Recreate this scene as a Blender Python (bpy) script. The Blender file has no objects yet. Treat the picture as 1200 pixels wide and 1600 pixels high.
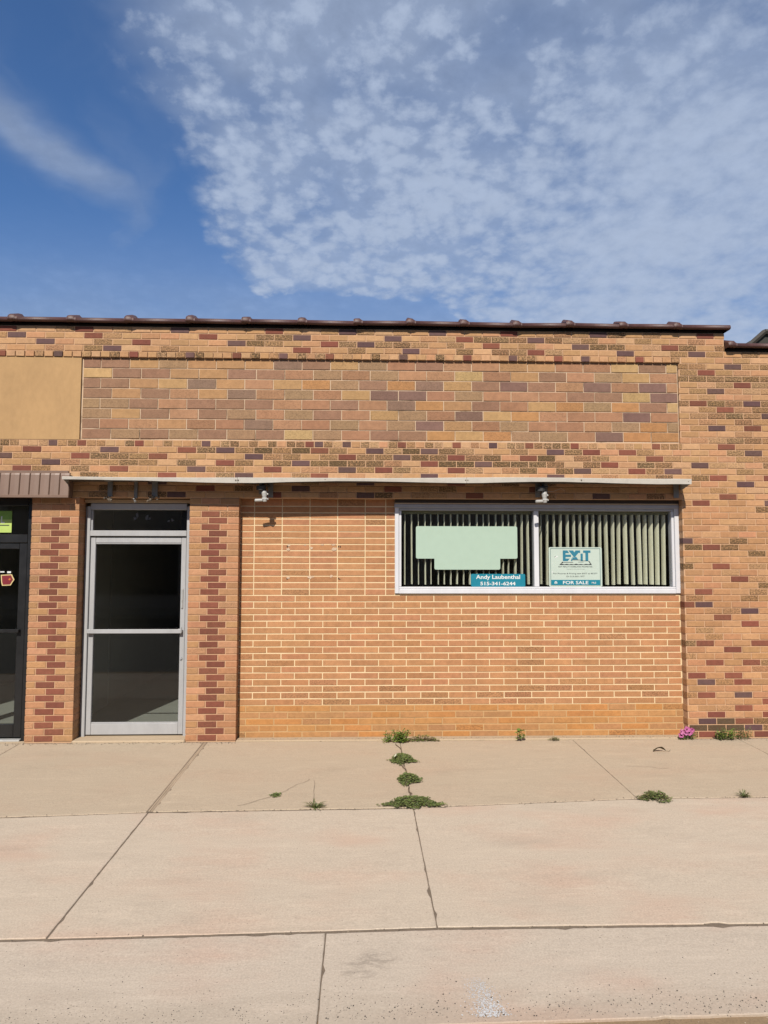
import bpy, math, random
from mathutils import Matrix, Vector, Euler
random.seed(7)
R = math.radians
S = bpy.context.scene
COL = S.collection

# ------------------------------------------------------------------ camera
PITCH, YAW, ROLL, DIST, EYE = R(3.87), R(1.82), R(.07), 7.639, 1.919
fw = Vector((math.sin(YAW)*math.cos(PITCH), math.cos(YAW)*math.cos(PITCH), math.sin(PITCH)))
rt0 = Vector((math.cos(YAW), -math.sin(YAW), 0)); up0 = rt0.cross(fw)
rt = rt0*math.cos(ROLL) + up0*math.sin(ROLL); up = up0*math.cos(ROLL) - rt0*math.sin(ROLL)
cam = bpy.data.cameras.new('camera'); camo = bpy.data.objects.new('camera', cam); COL.objects.link(camo)
camo.matrix_world = Matrix(((rt.x, up.x, -fw.x, 0), (rt.y, up.y, -fw.y, -DIST), (rt.z, up.z, -fw.z, EYE), (0, 0, 0, 1)))
cam.sensor_fit = 'VERTICAL'; cam.sensor_height = 24; cam.lens = 1100/1600*24; cam.clip_end = 2000; cam.clip_start = .05
S.camera = camo
S.render.resolution_x, S.render.resolution_y = 768, 1024

# ------------------------------------------------------------------ light
SUN = Vector((.20, 1, -.93)).normalized()          # the way the sunlight travels
sl = bpy.data.lights.new('sun', 'SUN'); sl.energy = 5.0; sl.angle = R(.5); sl.color = (1, .93, .83)
so = bpy.data.objects.new('sun', sl); COL.objects.link(so)
so.rotation_euler = SUN.to_track_quat('-Z', 'Y').to_euler(); so.location = (-3, -15, 14)
S.view_settings.view_transform = 'Standard'; S.view_settings.look = 'None'
S.view_settings.gamma = 1; S.view_settings.use_curve_mapping = False; S.view_settings.exposure = 0.42
S.cycles.max_bounces = 8; S.cycles.transparent_max_bounces = 12


class NT:
    """a node tree with short hands for arithmetic"""
    def __init__(s, tree):
        s.t = tree; s.n = tree.nodes; s.l = tree.links

    def put(s, typ, **kw):
        n = s.n.new(typ)
        for k, v in kw.items(): setattr(n, k, v)
        return n

    def set(s, sock, v):
        if isinstance(v, bpy.types.NodeSocket): s.l.new(v, sock)
        else: sock.default_value = v

    def m(s, op, a, b=None, c=None, clamp=False):
        n = s.put('ShaderNodeMath', operation=op, use_clamp=clamp); s.set(n.inputs[0], a)
        if b is not None: s.set(n.inputs[1], b)
        if c is not None: s.set(n.inputs[2], c)
        return n.outputs[0]

    def step(s, lo, hi, x):
        n = s.put('ShaderNodeMapRange', interpolation_type='SMOOTHSTEP')
        s.set(n.inputs[0], x); s.set(n.inputs[1], lo); s.set(n.inputs[2], hi); n.inputs[3].default_value = 0; n.inputs[4].default_value = 1
        return n.outputs[0]

    def noise(s, vec, scale, detail=3, rough=.55, out=0):
        n = s.put('ShaderNodeTexNoise'); s.l.new(vec, n.inputs['Vector'])
        n.inputs['Scale'].default_value = scale; n.inputs['Detail'].default_value = detail; n.inputs['Roughness'].default_value = rough
        return n.outputs[out]

    def vor(s, vec, scale, feature='F1', out='Distance', smooth=None):
        n = s.put('ShaderNodeTexVoronoi', feature=feature); s.l.new(vec, n.inputs['Vector']); n.inputs['Scale'].default_value = scale
        if smooth is not None: n.inputs['Smoothness'].default_value = smooth
        return n.outputs[out]

    def mix(s, f, a, b, blend='MIX'):
        n = s.put('ShaderNodeMix', data_type='RGBA', blend_type=blend)
        s.set(n.inputs[0], f)
        for i, v in ((6, a), (7, b)):
            if isinstance(v, tuple) and len(v) == 3: v = v + (1,)
            s.set(n.inputs[i], v)
        return n.outputs[2]

    def scale(s, vec, k):
        n = s.put('ShaderNodeVectorMath', operation='MULTIPLY'); s.l.new(vec, n.inputs[0]); n.inputs[1].default_value = k
        return n.outputs[0]

    def bump(s, height, strength=.3, dist=.002):
        n = s.put('ShaderNodeBump'); n.inputs['Strength'].default_value = strength; n.inputs['Distance'].default_value = dist
        s.l.new(height, n.inputs['Height']); return n.outputs[0]


# ------------------------------------------------------------------ sky (world): blue with an altocumulus sheet
W = bpy.data.worlds.new('World'); S.world = W; W.use_nodes = True
w = NT(W.node_tree); w.n.clear()
sky = w.put('ShaderNodeTexSky', sky_type='NISHITA', sun_disc=False)
sky.sun_elevation = math.asin(-SUN.z); sky.sun_rotation = R(180+11.3); sky.altitude = 300; sky.air_density = 1.0; sky.dust_density = .6; sky.ozone_density = 2.0
tc = w.put('ShaderNodeTexCoord')
sx = w.put('ShaderNodeSeparateXYZ'); w.l.new(tc.outputs['Generated'], sx.inputs[0])
dz = w.m('MAXIMUM', sx.outputs[2], .04)
pa = w.m('DIVIDE', sx.outputs[0], dz); pb = w.m('DIVIDE', sx.outputs[1], dz)
cp = w.put('ShaderNodeCombineXYZ'); w.l.new(pa, cp.inputs[0]); w.l.new(pb, cp.inputs[1]); P = cp.outputs[0]
wn = w.put('ShaderNodeTexNoise'); w.l.new(P, wn.inputs[0]); wn.inputs['Scale'].default_value = 2.6; wn.inputs['Detail'].default_value = 4
wsub = w.put('ShaderNodeVectorMath', operation='SUBTRACT'); w.l.new(wn.outputs[1], wsub.inputs[0]); wsub.inputs[1].default_value = (.5, .5, .5)
wadd = w.put('ShaderNodeVectorMath', operation='MULTIPLY_ADD'); w.l.new(wsub.outputs[0], wadd.inputs[0]); wadd.inputs[1].default_value = (.34, .34, .34); w.l.new(P, wadd.inputs[2])
PW = wadd.outputs[0]
ws = w.put('ShaderNodeSeparateXYZ'); w.l.new(PW, ws.inputs[0]); wa, wb = ws.outputs[0], ws.outputs[1]
left_edge = w.step(-.54, -.31, wa)
far = w.m('MULTIPLY_ADD', w.m('MAXIMUM', w.m('SUBTRACT', wa, .25), 0), -1.3, wb)
far_edge = w.m('SUBTRACT', 1, w.step(2.45, 2.75, far))
M0 = w.m('MULTIPLY', left_edge, far_edge)
wl = w.put('ShaderNodeVectorMath', operation='MULTIPLY_ADD'); w.l.new(wsub.outputs[0], wl.inputs[0]); wl.inputs[1].default_value = (.035, .035, .035); w.l.new(P, wl.inputs[2]); PL = wl.outputs[0]
dt_ = w.m('ADD', dz, .25)                                   # puffs have height of their own, so they flatten less towards the horizon
ct = w.put('ShaderNodeCombineXYZ'); w.l.new(w.m('DIVIDE', sx.outputs[0], dt_), ct.inputs[0]); w.l.new(w.m('DIVIDE', sx.outputs[1], dt_), ct.inputs[1])
w.l.new(ct.outputs[0], wl.inputs[2])
big = w.noise(P, 1.5, 3, .5)
cell = w.vor(PL, 22, 'SMOOTH_F1', 'Distance', .22)
cell2 = w.vor(PL, 50, 'SMOOTH_F1', 'Distance', .25)
fbm = w.noise(PL, 22, 8, .66)
fb2 = w.noise(PL, 7, 4, .5)
puff = w.m('SUBTRACT', .60, w.m('ADD', w.m('MULTIPLY', cell, .75), w.m('MULTIPLY', cell2, .35)))
right = w.step(.2, .9, wa)                                    # the sheet closes up to the right
tex = w.m('ADD', w.m('MULTIPLY', puff, 1.2), w.m('MULTIPLY', w.m('SUBTRACT', fbm, .5), 1.7))
tex = w.m('MULTIPLY', tex, w.m('SUBTRACT', 1, w.m('MULTIPLY', right, .55)))
base = w.m('ADD', w.m('MULTIPLY', w.m('SUBTRACT', big, .5), 1.5), w.m('MULTIPLY', w.m('SUBTRACT', fb2, .5), .6))
base = w.m('ADD', base, w.m('MULTIPLY', right, .10))
base = w.m('ADD', base, w.m('MULTIPLY', w.step(1.75, 1.2, wb), -.22))      # it thins out overhead
dens = w.m('ADD', w.m('MULTIPLY_ADD', M0, .95, -.26), w.m('ADD', tex, base))
body = w.m('MULTIPLY', w.step(-.50, 1.15, dens), .92)
thin = w.m('MULTIPLY', w.m('MULTIPLY', M0, w.step(.15, .55, big)), .66)       # the veil that joins the puffs
al = w.m('MULTIPLY', w.m('MAXIMUM', body, thin), w.step(.02, .45, M0))
# thin streaks to the left and haze low down
rot = w.put('ShaderNodeVectorRotate', rotation_type='Z_AXIS'); w.l.new(PW, rot.inputs[0]); rot.inputs['Angle'].default_value = R(-20)
st = w.noise(w.scale(rot.outputs[0], (2.4, .55, 1)), 1.25, 4, .5)
veil = w.m('MULTIPLY', w.step(.44, .80, st), .40)
su_ = w.m('ADD', w.m('MULTIPLY_ADD', wb, -.34, .82+.34*1.55), wa)
sg = w.m('POWER', 2.718, w.m('MULTIPLY', w.m('MULTIPLY', su_, su_), -150.0))
streak = w.m('MULTIPLY', w.m('MULTIPLY', sg, w.m('SUBTRACT', 1, w.step(1.75, 2.12, wb))), w.m('MULTIPLY_ADD', st, .6, .22))
veil = w.m('MAXIMUM', veil, streak)
low = w.m('MULTIPLY', w.step(1.75, 3.5, pb), w.m('MULTIPLY_ADD', big, .6, .34))
al = w.m('MAXIMUM', al, w.m('MAXIMUM', veil, low))
sk = w.mix(1.0, sky.outputs[0], (.78, 1.12, 1.50), 'MULTIPLY')
shade = w.m('ADD', w.m('MULTIPLY', fbm, .22), w.m('MULTIPLY_ADD', body, .24, .72))
cs = w.put('ShaderNodeVectorMath', operation='SCALE'); cs.inputs[0].default_value = (4.85, 5.8, 7.6); w.l.new(shade, cs.inputs['Scale'])
fin = w.mix(al, sk, cs.outputs[0])
bg = w.put('ShaderNodeBackground'); bg.inputs['Strength'].default_value = .062; w.l.new(fin, bg.inputs[0])
wo = w.put('ShaderNodeOutputWorld'); w.l.new(bg.outputs[0], wo.inputs[0])


# ------------------------------------------------------------------ helpers
ALB = .64        # every base colour below is written as seen and brought down to its real reflectance


def lo(c): return tuple(x*ALB for x in c[:3])


def material(name):
    m = bpy.data.materials.new(name); m.use_nodes = True
    t = NT(m.node_tree); p = t.n['Principled BSDF']
    return m, t, p


def plain(name, color, rough=.6, metal=0.0, vary=.12, vscale=18, bump=.0, spec=.5, stretch=(1, 1, 1)):
    m, t, p = material(name)
    g = t.put('ShaderNodeNewGeometry'); pos = t.scale(g.outputs['Position'], stretch)
    n = t.noise(pos, vscale, 5, .6); n2 = t.noise(pos, vscale*9, 3, .6)
    f = t.m('ADD', t.m('MULTIPLY', t.m('SUBTRACT', n, .5), vary*2.4), t.m('MULTIPLY', t.m('SUBTRACT', n2, .5), vary*1.2))
    c = t.mix(1.0, lo(color), (1, 1, 1), 'MULTIPLY')
    k = t.put('ShaderNodeVectorMath', operation='SCALE'); t.l.new(c, k.inputs[0]); t.l.new(t.m('ADD', f, 1), k.inputs['Scale'])
    t.l.new(k.outputs[0], p.inputs['Base Color'])
    p.inputs['Metallic'].default_value = metal; p.inputs['Specular IOR Level'].default_value = spec
    t.l.new(t.m('MULTIPLY_ADD', t.m('SUBTRACT', n, .5), .25, rough, clamp=True), p.inputs['Roughness'])
    if bump: t.l.new(t.bump(n2, bump, .003), p.inputs['Normal'])
    return m


class MB:
    """collects shapes into one mesh"""
    def __init__(s): s.v = []; s.f = []; s.c = []; s.smooth = False

    def add(s, vs, fs, col=None):
        o = len(s.v); s.v += [tuple(v) for v in vs]; s.f += [tuple(i+o for i in f) for f in fs]
        s.c += [col or (1, 1, 1, 0)]*len(fs)

    def box(s, x0, x1, y0, y1, z0, z1, b=0.0, col=None):
        """box with chamfered edges on all sides when b > 0"""
        if b <= 0:
            s.add([(x0, y0, z0), (x1, y0, z0), (x1, y1, z0), (x0, y1, z0), (x0, y0, z1), (x1, y0, z1), (x1, y1, z1), (x0, y1, z1)],
                  [(0, 3, 2, 1), (4, 5, 6, 7), (0, 1, 5, 4), (1, 2, 6, 5), (2, 3, 7, 6), (3, 0, 4, 7)], col)
            return
        b = min(b, (x1-x0)*.45, (y1-y0)*.45, (z1-z0)*.45)
        import itertools
        C = {}
        vs = []
        for sx_, sy_, sz_ in itertools.product((0, 1), repeat=3):
            X = (x0, x1)[sx_]; Y = (y0, y1)[sy_]; Z = (z0, z1)[sz_]
            dx = b if sx_ == 0 else -b; dy = b if sy_ == 0 else -b; dz_ = b if sz_ == 0 else -b
            C[sx_, sy_, sz_] = len(vs)
            vs += [(X, Y+dy, Z+dz_), (X+dx, Y, Z+dz_), (X+dx, Y+dy, Z)]
        fs = []
        def q(ax, side):
            r = []
            o = [a for a in (0, 1, 2) if a != ax]
            for p_, r_ in ((0, 0), (1, 0), (1, 1), (0, 1)):
                k = [0, 0, 0]; k[ax] = side; k[o[0]] = p_; k[o[1]] = r_
                r.append(C[tuple(k)]+ax)
            flip = (ax == 1) ^ (side == 0)
            return tuple(reversed(r)) if flip else tuple(r)
        for ax in range(3):
            for sd in (0, 1): fs.append(q(ax, sd))
        cx, cy, cz = (x0+x1)/2, (y0+y1)/2, (z0+z1)/2
        def orient(face):
            a, b_, c_ = [Vector(vs[i]) for i in face[:3]]
            nn = (b_-a).cross(c_-a); mid = sum((Vector(vs[i]) for i in face), Vector())/len(face)
            return face if nn.dot(mid-Vector((cx, cy, cz))) > 0 else tuple(reversed(face))
        for ax in range(3):
            o = [a for a in (0, 1, 2) if a != ax]
            for p_ in (0, 1):
                for r_ in (0, 1):
                    k0 = [0, 0, 0]; k0[o[0]] = p_; k0[o[1]] = r_; k1 = list(k0); k1[ax] = 1
                    A, B = C[tuple(k0)], C[tuple(k1)]
                    fs.append((A+o[0], B+o[0], B+o[1], A+o[1]))
        for k in C: fs.append((C[k], C[k]+1, C[k]+2))
        s.add(vs, [orient(f) for f in fs], col)

    def tube(s, pts, r, n=10, col=None, cap=True):
        pts = [Vector(p) for p in pts]; rr = r if isinstance(r, (list, tuple)) else [r]*len(pts)
        vs = []; fs = []
        for i, p in enumerate(pts):
            d = (pts[min(i+1, len(pts)-1)]-pts[max(i-1, 0)]).normalized()
            a = d.orthogonal().normalized() if abs(d.z) > .9 else d.cross(Vector((0, 0, 1))).normalized()
            b = d.cross(a)
            for k in range(n):
                t = 2*math.pi*k/n; vs.append(p+(a*math.cos(t)+b*math.sin(t))*rr[i])
        for i in range(len(pts)-1):
            for k in range(n):
                k2 = (k+1) % n; fs.append((i*n+k, i*n+k2, (i+1)*n+k2, (i+1)*n+k))
        if cap: fs += [tuple(reversed(range(n))), tuple(range((len(pts)-1)*n, len(pts)*n))]
        s.add(vs, fs, col)

    def prism(s, poly, y0, y1, col=None):
        """polygon in X,Z given counter-clockwise as seen from -Y, from y0 (front) to y1"""
        n = len(poly)
        vs = [(x, y0, z) for x, z in poly]+[(x, y1, z) for x, z in poly]
        fs = [tuple(range(n)), tuple(reversed(range(n, 2*n)))]+[(i, i+n, (i+1) % n+n, (i+1) % n) for i in range(n)]
        s.add(vs, fs, col)

    def build(s, name, mat, parent=None, loc=None, attr=False, smooth=False):
        me = bpy.data.meshes.new(name); me.from_pydata(s.v, [], s.f)
        if attr:
            a = me.color_attributes.new('tint', 'FLOAT_COLOR', 'CORNER'); k = 0
            for p in me.polygons:
                for _ in p.loop_indices: a.data[k].color = s.c[p.index]; k += 1
        if smooth:
            for p in me.polygons: p.use_smooth = True
        if mat: me.materials.append(mat)
        me.update()
        o = bpy.data.objects.new(name, me); COL.objects.link(o)
        if parent: o.parent = parent
        if loc: o.location = loc
        return o


def box(name, mat, parent, *a, b=0.0):
    m = MB(); m.box(*a, b=b); return m.build(name, mat, parent)


def tag(o, label, cat, group=None, kind=None):
    o['label'] = label; o['category'] = cat
    if group: o['group'] = group
    if kind: o['kind'] = kind
    return o


def empty(name, loc, label, cat, group=None):
    o = bpy.data.objects.new(name, None); o.location = loc; o.empty_display_size = .1; COL.objects.link(o)
    return tag(o, label, cat, group)


def at(o, root):
    """parent o (built in world coordinates) to a root that stands elsewhere"""
    o.parent = root; o.location = o.location-root.location
    return o


def under(root, lst):
    for o in lst: at(o, root)


def structure(o, label=None):
    o['kind'] = 'structure'
    if label: o['label'] = label
    return o


# ------------------------------------------------------------------ materials
def brick_material(name, from_object, pit=1.0):
    m, t, p = material(name)
    g = t.put('ShaderNodeNewGeometry'); pos = g.outputs['Position']
    if from_object:
        i = t.put('ShaderNodeObjectInfo'); col, alp = i.outputs['Color'], i.outputs['Alpha']
    else:
        i = t.put('ShaderNodeVertexColor', layer_name='tint'); col, alp = i.outputs['Color'], i.outputs['Alpha']
    n_mid = t.noise(pos, 22, 5, .6); n_fine = t.noise(t.scale(pos, (1, 1, 2.2)), 210, 3, .65); n_pit = t.noise(t.scale(pos, (1, 1, 1.5)), 62, 4, .72)
    cloud = t.noise(pos, 3.2, 3, .5)
    f = t.m('ADD', t.m('MULTIPLY', t.m('SUBTRACT', n_mid, .5), .60), t.m('MULTIPLY', t.m('SUBTRACT', n_fine, .5), .55))
    f = t.m('ADD', f, t.m('MULTIPLY', t.m('SUBTRACT', cloud, .5), .22))
    k = t.put('ShaderNodeVectorMath', operation='SCALE'); t.l.new(col, k.inputs[0]); t.l.new(t.m('ADD', f, 1.0), k.inputs['Scale'])
    # iron spots: the flashed faces carry dark clumps, as much as the brick's own alpha says
    spots = t.m('MULTIPLY', t.step(t.m('MULTIPLY_ADD', alp, -.14, .53), t.m('MULTIPLY_ADD', alp, -.10, .62), n_pit), t.m('MULTIPLY_ADD', alp, .92, .06), clamp=True)
    c1 = t.mix(spots, k.outputs[0], (.050, .030, .015))
    wash = t.m('MULTIPLY', alp, t.m('MULTIPLY', n_mid, .45), clamp=True)
    c2 = t.mix(wash, c1, (.14, .088, .034))
    soot = t.step(.50, .78, t.noise(t.scale(pos, (1, 1, .45)), 1.6, 6, .68)); run = t.step(.50, .74, t.noise(t.scale(pos, (7, 1, .35)), 1.0, 4, .6))
    dirt = t.m('ADD', t.m('MULTIPLY', soot, .20), t.m('MULTIPLY', run, .10), clamp=True)
    c2 = t.mix(dirt, c2, t.mix(1.0, c2, (.52, .50, .48), 'MULTIPLY'))
    t.l.new(c2, p.inputs['Base Color']); p.inputs['Roughness'].default_value = .86; p.inputs['Specular IOR Level'].default_value = .25
    hgt = t.m('ADD', t.m('MULTIPLY', n_pit, .7), t.m('MULTIPLY', n_fine, .6))
    t.l.new(t.bump(hgt, .55*pit, .004), p.inputs['Normal'])
    return m


def mortar_material(name, color, dirt=(.30, .19, .11), amount=.5):
    m, t, p = material(name)
    g = t.put('ShaderNodeNewGeometry'); pos = g.outputs['Position']
    n = t.noise(pos, 4, 5, .65); n2 = t.noise(pos, 160, 3, .6)
    c = t.mix(t.m('MULTIPLY', t.step(.48, .75, n), amount), lo(color), lo(dirt))
    k = t.put('ShaderNodeVectorMath', operation='SCALE'); t.l.new(c, k.inputs[0]); t.l.new(t.m('MULTIPLY_ADD', n2, .5, .75), k.inputs['Scale'])
    t.l.new(k.outputs[0], p.inputs['Base Color']); p.inputs['Roughness'].default_value = .95; p.inputs['Specular IOR Level'].default_value = .15
    t.l.new(t.bump(n2, .5, .003), p.inputs['Normal'])
    return m


def concrete(name, base, pink=.35, speck=.35, wear=False, seed=0.0):
    base = lo(base)
    m, t, p = material(name)
    g = t.put('ShaderNodeNewGeometry'); ad = t.put('ShaderNodeVectorMath', operation='ADD'); t.l.new(g.outputs['Position'], ad.inputs[0]); ad.inputs[1].default_value = (seed, seed*.7, 0)
    pos = ad.outputs[0]
    big = t.noise(t.scale(pos, (.55, 1.1, 1)), 1.5, 4, .55); mid = t.noise(t.scale(pos, (.4, 1.7, 1)), 5.5, 6, .66); fine = t.noise(pos, 95, 5, .75); br = t.noise(t.scale(pos, (.12, 1, 1)), 60, 3, .6)
    c = t.mix(t.m('MULTIPLY', t.step(.46, .72, big), pink), base, (base[0]*1.02, base[1]*.84, base[2]*.80))
    c = t.mix(t.m('MULTIPLY', t.step(.50, .75, mid), .40), c, tuple(min(1, x*1.20) for x in base))
    c = t.mix(t.m('MULTIPLY', t.step(.50, .78, t.noise(t.scale(pos, (.5, 1.3, 1)), 2.7, 6, .65)), .36), c, tuple(x*.70 for x in base))
    k = t.put('ShaderNodeVectorMath', operation='SCALE'); t.l.new(c, k.inputs[0])
    t.l.new(t.m('ADD', t.m('MULTIPLY_ADD', fine, .95, .44), t.m('MULTIPLY', br, .18)), k.inputs['Scale'])
    c = k.outputs[0]
    v = t.vor(pos, 70); sp = t.m('SUBTRACT', 1, t.step(.10, .24, v))
    selv = t.put('ShaderNodeTexVoronoi'); t.l.new(pos, selv.inputs['Vector']); selv.inputs['Scale'].default_value = 70
    sc = t.put('ShaderNodeSeparateColor'); t.l.new(selv.outputs['Color'], sc.inputs[0])
    thr = 1-.10*speck
    if wear:      # the aggregate is worn bare towards the kerb nose
        sy = t.put('ShaderNodeSeparateXYZ'); t.l.new(g.outputs['Position'], sy.inputs[0])
        wv = t.step(-4.15, -4.47, t.m('MULTIPLY_ADD', t.m('SUBTRACT', mid, .5), .5, sy.outputs[1]))
        thr = t.m('MULTIPLY_ADD', wv, -.42, 1-.06*speck)
        c = t.mix(t.m('MULTIPLY', wv, .35), c, (base[0]*.72, base[1]*.70, base[2]*.66))
        ds = t.put('ShaderNodeVectorMath', operation='DISTANCE'); t.l.new(t.scale(g.outputs['Position'], (1, 1.35, 0)), ds.inputs[0]); ds.inputs[1].default_value = (.055, -4.03*1.35, 0)
        sp_ = t.step(.15, .02, t.m('MULTIPLY_ADD', t.m('SUBTRACT', mid, .5), .55, ds.outputs['Value']))           # an old oil stain left of the middle
        c = t.mix(t.m('MULTIPLY', t.m('MULTIPLY', sp_, t.step(.40, .62, t.noise(t.scale(pos, (1, 2.2, 1)), 13, 5, .7))), .55), c, tuple(x*.42 for x in base))
    pick = t.m('GREATER_THAN', sc.outputs[0], thr)
    dark = t.mix(t.m('GREATER_THAN', sc.outputs[1], .30), (.42, .36, .29), (.065, .055, .045))
    c = t.mix(t.m('MULTIPLY', sp, pick), c, dark)
    t.l.new(c, p.inputs['Base Color']); p.inputs['Roughness'].default_value = .9; p.inputs['Specular IOR Level'].default_value = .25
    t.l.new(t.bump(t.m('ADD', fine, t.m('MULTIPLY', mid, .8)), .35, .004), p.inputs['Normal'])
    return m


def glass(name, tint=(.80, .84, .82), fac=1.0):
    m, t, p = material(name)
    t.n.remove(p)
    out = t.n['Material Output']
    tr = t.put('ShaderNodeBsdfTransparent'); tr.inputs[0].default_value = tint+(1,)
    gl = t.put('ShaderNodeBsdfGlossy'); gl.inputs['Roughness'].default_value = .01
    g = t.put('ShaderNodeNewGeometry'); dt = t.put('ShaderNodeVectorMath', operation='DOT_PRODUCT'); t.l.new(g.outputs['Incoming'], dt.inputs[0]); t.l.new(g.outputs['Normal'], dt.inputs[1])
    fr = t.m('MULTIPLY_ADD', t.m('POWER', t.m('SUBTRACT', 1, t.m('ABSOLUTE', dt.outputs['Value'])), 5), .96, .04)      # Schlick, the same from both sides
    mx = t.put('ShaderNodeMixShader'); t.l.new(t.m('MULTIPLY', fr, fac, clamp=True), mx.inputs[0]); t.l.new(tr.outputs[0], mx.inputs[1]); t.l.new(gl.outputs[0], mx.inputs[2])
    t.l.new(mx.outputs[0], out.inputs[0])
    return m


M_BRICK = brick_material('fired brick', True); M_BRICKS = brick_material('fired brick massed', False)
M_LONG = brick_material('roman brick', True, .8); M_LONGS = brick_material('roman brick massed', False, .8)
M_MORTAR = mortar_material('tan mortar', (.66, .41, .245)); M_MORTAR_F = mortar_material('frieze mortar', (.70, .52, .36), (.14, .09, .055), .9)
M_MORTAR_L = mortar_material('cream mortar', (.87, .67, .41), (.66, .46, .26), .45); M_MORTAR_O = mortar_material('stained mortar', (.62, .40, .20), (.44, .26, .12), .6); M_PLASTER = plain('ochre plaster', (.52, .325, .155), .9, 0, .20, 2.2, .8, .2, stretch=(1, 1, .55))
M_ALU = plain('mill aluminium', (.74, .74, .77), .42, .0, .10, 7, .08, stretch=(1, 1, .3)); M_ALUD = plain('dark grey aluminium', (.42, .42, .44), .5, .0, .14, 9, .1, stretch=(1, 1, .3))
M_DOORALU = plain('dull door aluminium', (.45, .45, .455), .48, 0, .14, 6, .1, stretch=(1, 1, .25))
M_CANOPY = plain('weathered grey sheet', (.60, .56, .49), .55, 0, .16, 8, .2); M_SOFFIT = plain('soffit sheet', (.085, .062, .045), .9, 0, .2, 6, .1)  # soffit: dirty brown, darkened further to deepen the shade under the canopy
M_BROWN = plain('brown enamelled metal', (.225, .138, .096), .5, .0, .10, 7, .08, stretch=(1, 1, .4)); M_COPING = plain('glazed brown tile', (.088, .030, .022), .55, 0, .5, 22, .6, .6)
M_DARK = plain('dark interior wall', (.60, .56, .50), .9, 0, .1, 3); M_INNER = plain('inner wall paint', (.60, .55, .47), .85, 0, .1, 3)
M_FLOOR = plain('vinyl floor', (.30, .32, .305), .5, 0, .1, 5); M_ROOF = plain('roof felt', (.09, .085, .08), .95, 0, .2, 4, .3)
M_GLASS = glass('window glass', (.975, .985, .975)); M_GLASSD = glass('tinted door glass', (.90, .91, .89)); M_BLACK = plain('black anodised metal', (.018, .018, .019), .38, .2, .15, 8, .05)
M_VANE = plain('khaki blind fabric', (1.1, 1.08, .84), .8, 0, .06, 30); M_RAIL = plain('blind rail', (.22, .23, .13), .6, 0, .1, 9)
M_SILL = concrete('door sill concrete', (.52, .40, .27), .1, .2, seed=3); M_JOINT = plain('joint dirt', (.20, .15, .105), .95, 0, .4, 30, .3); M_FELT = plain('joint filler board', (.46, .35, .24), .95, 0, .35, 22, .5, stretch=(1, .15, 1))
M_SOCKET = plain('white ceramic', (.50, .49, .46), .45, 0, .1, 30); M_STRAP = plain('grey strap steel', (.25, .24, .225), .6, .3, .2, 20, .2); M_RUST = plain('corroded steel', (.20, .16, .12), .85, .1, .45, 60, .5)


def flat(name, color, rough=.5):
    return plain(name, color, rough, 0, .04, 14)


# ------------------------------------------------------------------ the shop building
FR_ = (1100/1600)


def px(X, Y, Z):
    """pixel of a point in the 1200 x 1600 photograph, used only to see what is in view"""
    d = Vector((X, Y+DIST, Z-EYE)); dep = d.dot(fw)
    return 600+1100*d.dot(rt)/dep, 800-1100*d.dot(up)/dep


B = bpy.data.objects.new('shop_building', None); COL.objects.link(B)
tag(B, 'single storey tan brick shop building with frieze panel and stepped parapet', 'building')
C = .0697; Z0 = .003; BW = .2032; J = .0100


def cz(c): return Z0+c*C


XL, XR, XSTEP, XPIER = -5.7, 5.7, 4.067, 3.533
FZ0, FZ1 = cz(46)+.014, cz(59)+.004
reg = {}
def region(key, name, mat, *a):
    reg[key] = box(name, mat, B, *a); return reg[key]


region('par', 'parapet', M_MORTAR, XL, XSTEP-.004, .0055, .30, cz(59)+.006, cz(64))
region('par2', 'parapet', M_MORTAR, XSTEP-.004, XR, .0055, .30, cz(59)+.006, cz(61))
region('frieze', 'frieze_panel', M_MORTAR_F, -3.055, XPIER, .0262, .30, FZ0-.012, cz(59)+.006)
region('plaster', 'plaster_panel', M_PLASTER, XL, -3.055, .001, .30, FZ0-.012, cz(59)+.006)
region('band', 'brick_band', M_MORTAR, XL, XPIER, .0055, .30, cz(37)+.002, FZ0-.012)
region('pier', 'pier', M_MORTAR, XPIER+.004, XR, .0055, .32, -.30, cz(59)+.006)
region('colL', 'pier', M_MORTAR, -3.526, -3.034, .0055, .32, -.30, cz(37)+.002)
region('colD', 'pier', M_MORTAR, -1.851, -1.329, .0055, .32, -.30, cz(37)+.002)
region('colX', 'pier', M_MORTAR, XL, -5.2, .0055, .32, -.30, cz(37)+.002)
WX0, WX1, WZ0, WZ1 = .366, 3.536, 1.544, 2.541
inf = MB()
inf.box(-1.329, XPIER+.004, .1135, .30, .3482, WZ0)
inf.box(-1.329, WX0, .1135, .30, WZ0, cz(37)+.002)
reg['inf'] = inf.build('infill_wall', M_MORTAR_L, B)

TAN = [(.58, .330, .165), (.55, .305, .145), (.61, .360, .190), (.57, .298, .155), (.52, .295, .140)]
TANP = [(.54, .268, .142), (.52, .250, .126), (.56, .290, .158), (.51, .278, .130), (.47, .252, .126)]
TANO = [(.55, .292, .142), (.53, .272, .130), (.58, .318, .160), (.54, .266, .136), (.49, .264, .124)]
RED = [(.255, .082, .052), (.225, .074, .048), (.275, .094, .058)]
PUR = [(.150, .082, .076), (.128, .068, .066), (.170, .092, .080)]
DRK = [(.125, .080, .055)]
PAL = {'r': ('red_brick', RED), 'p': ('purple_brick', PUR), 't': ('brick', TAN), 'd': ('dark_brick', DRK)}
ITEMS = []


def jit(c, k=.07):
    f = 1+random.uniform(-k, k)
    return tuple(max(.005, x*f*(1+random.uniform(-k*.35, k*.35))) for x in c)


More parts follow.
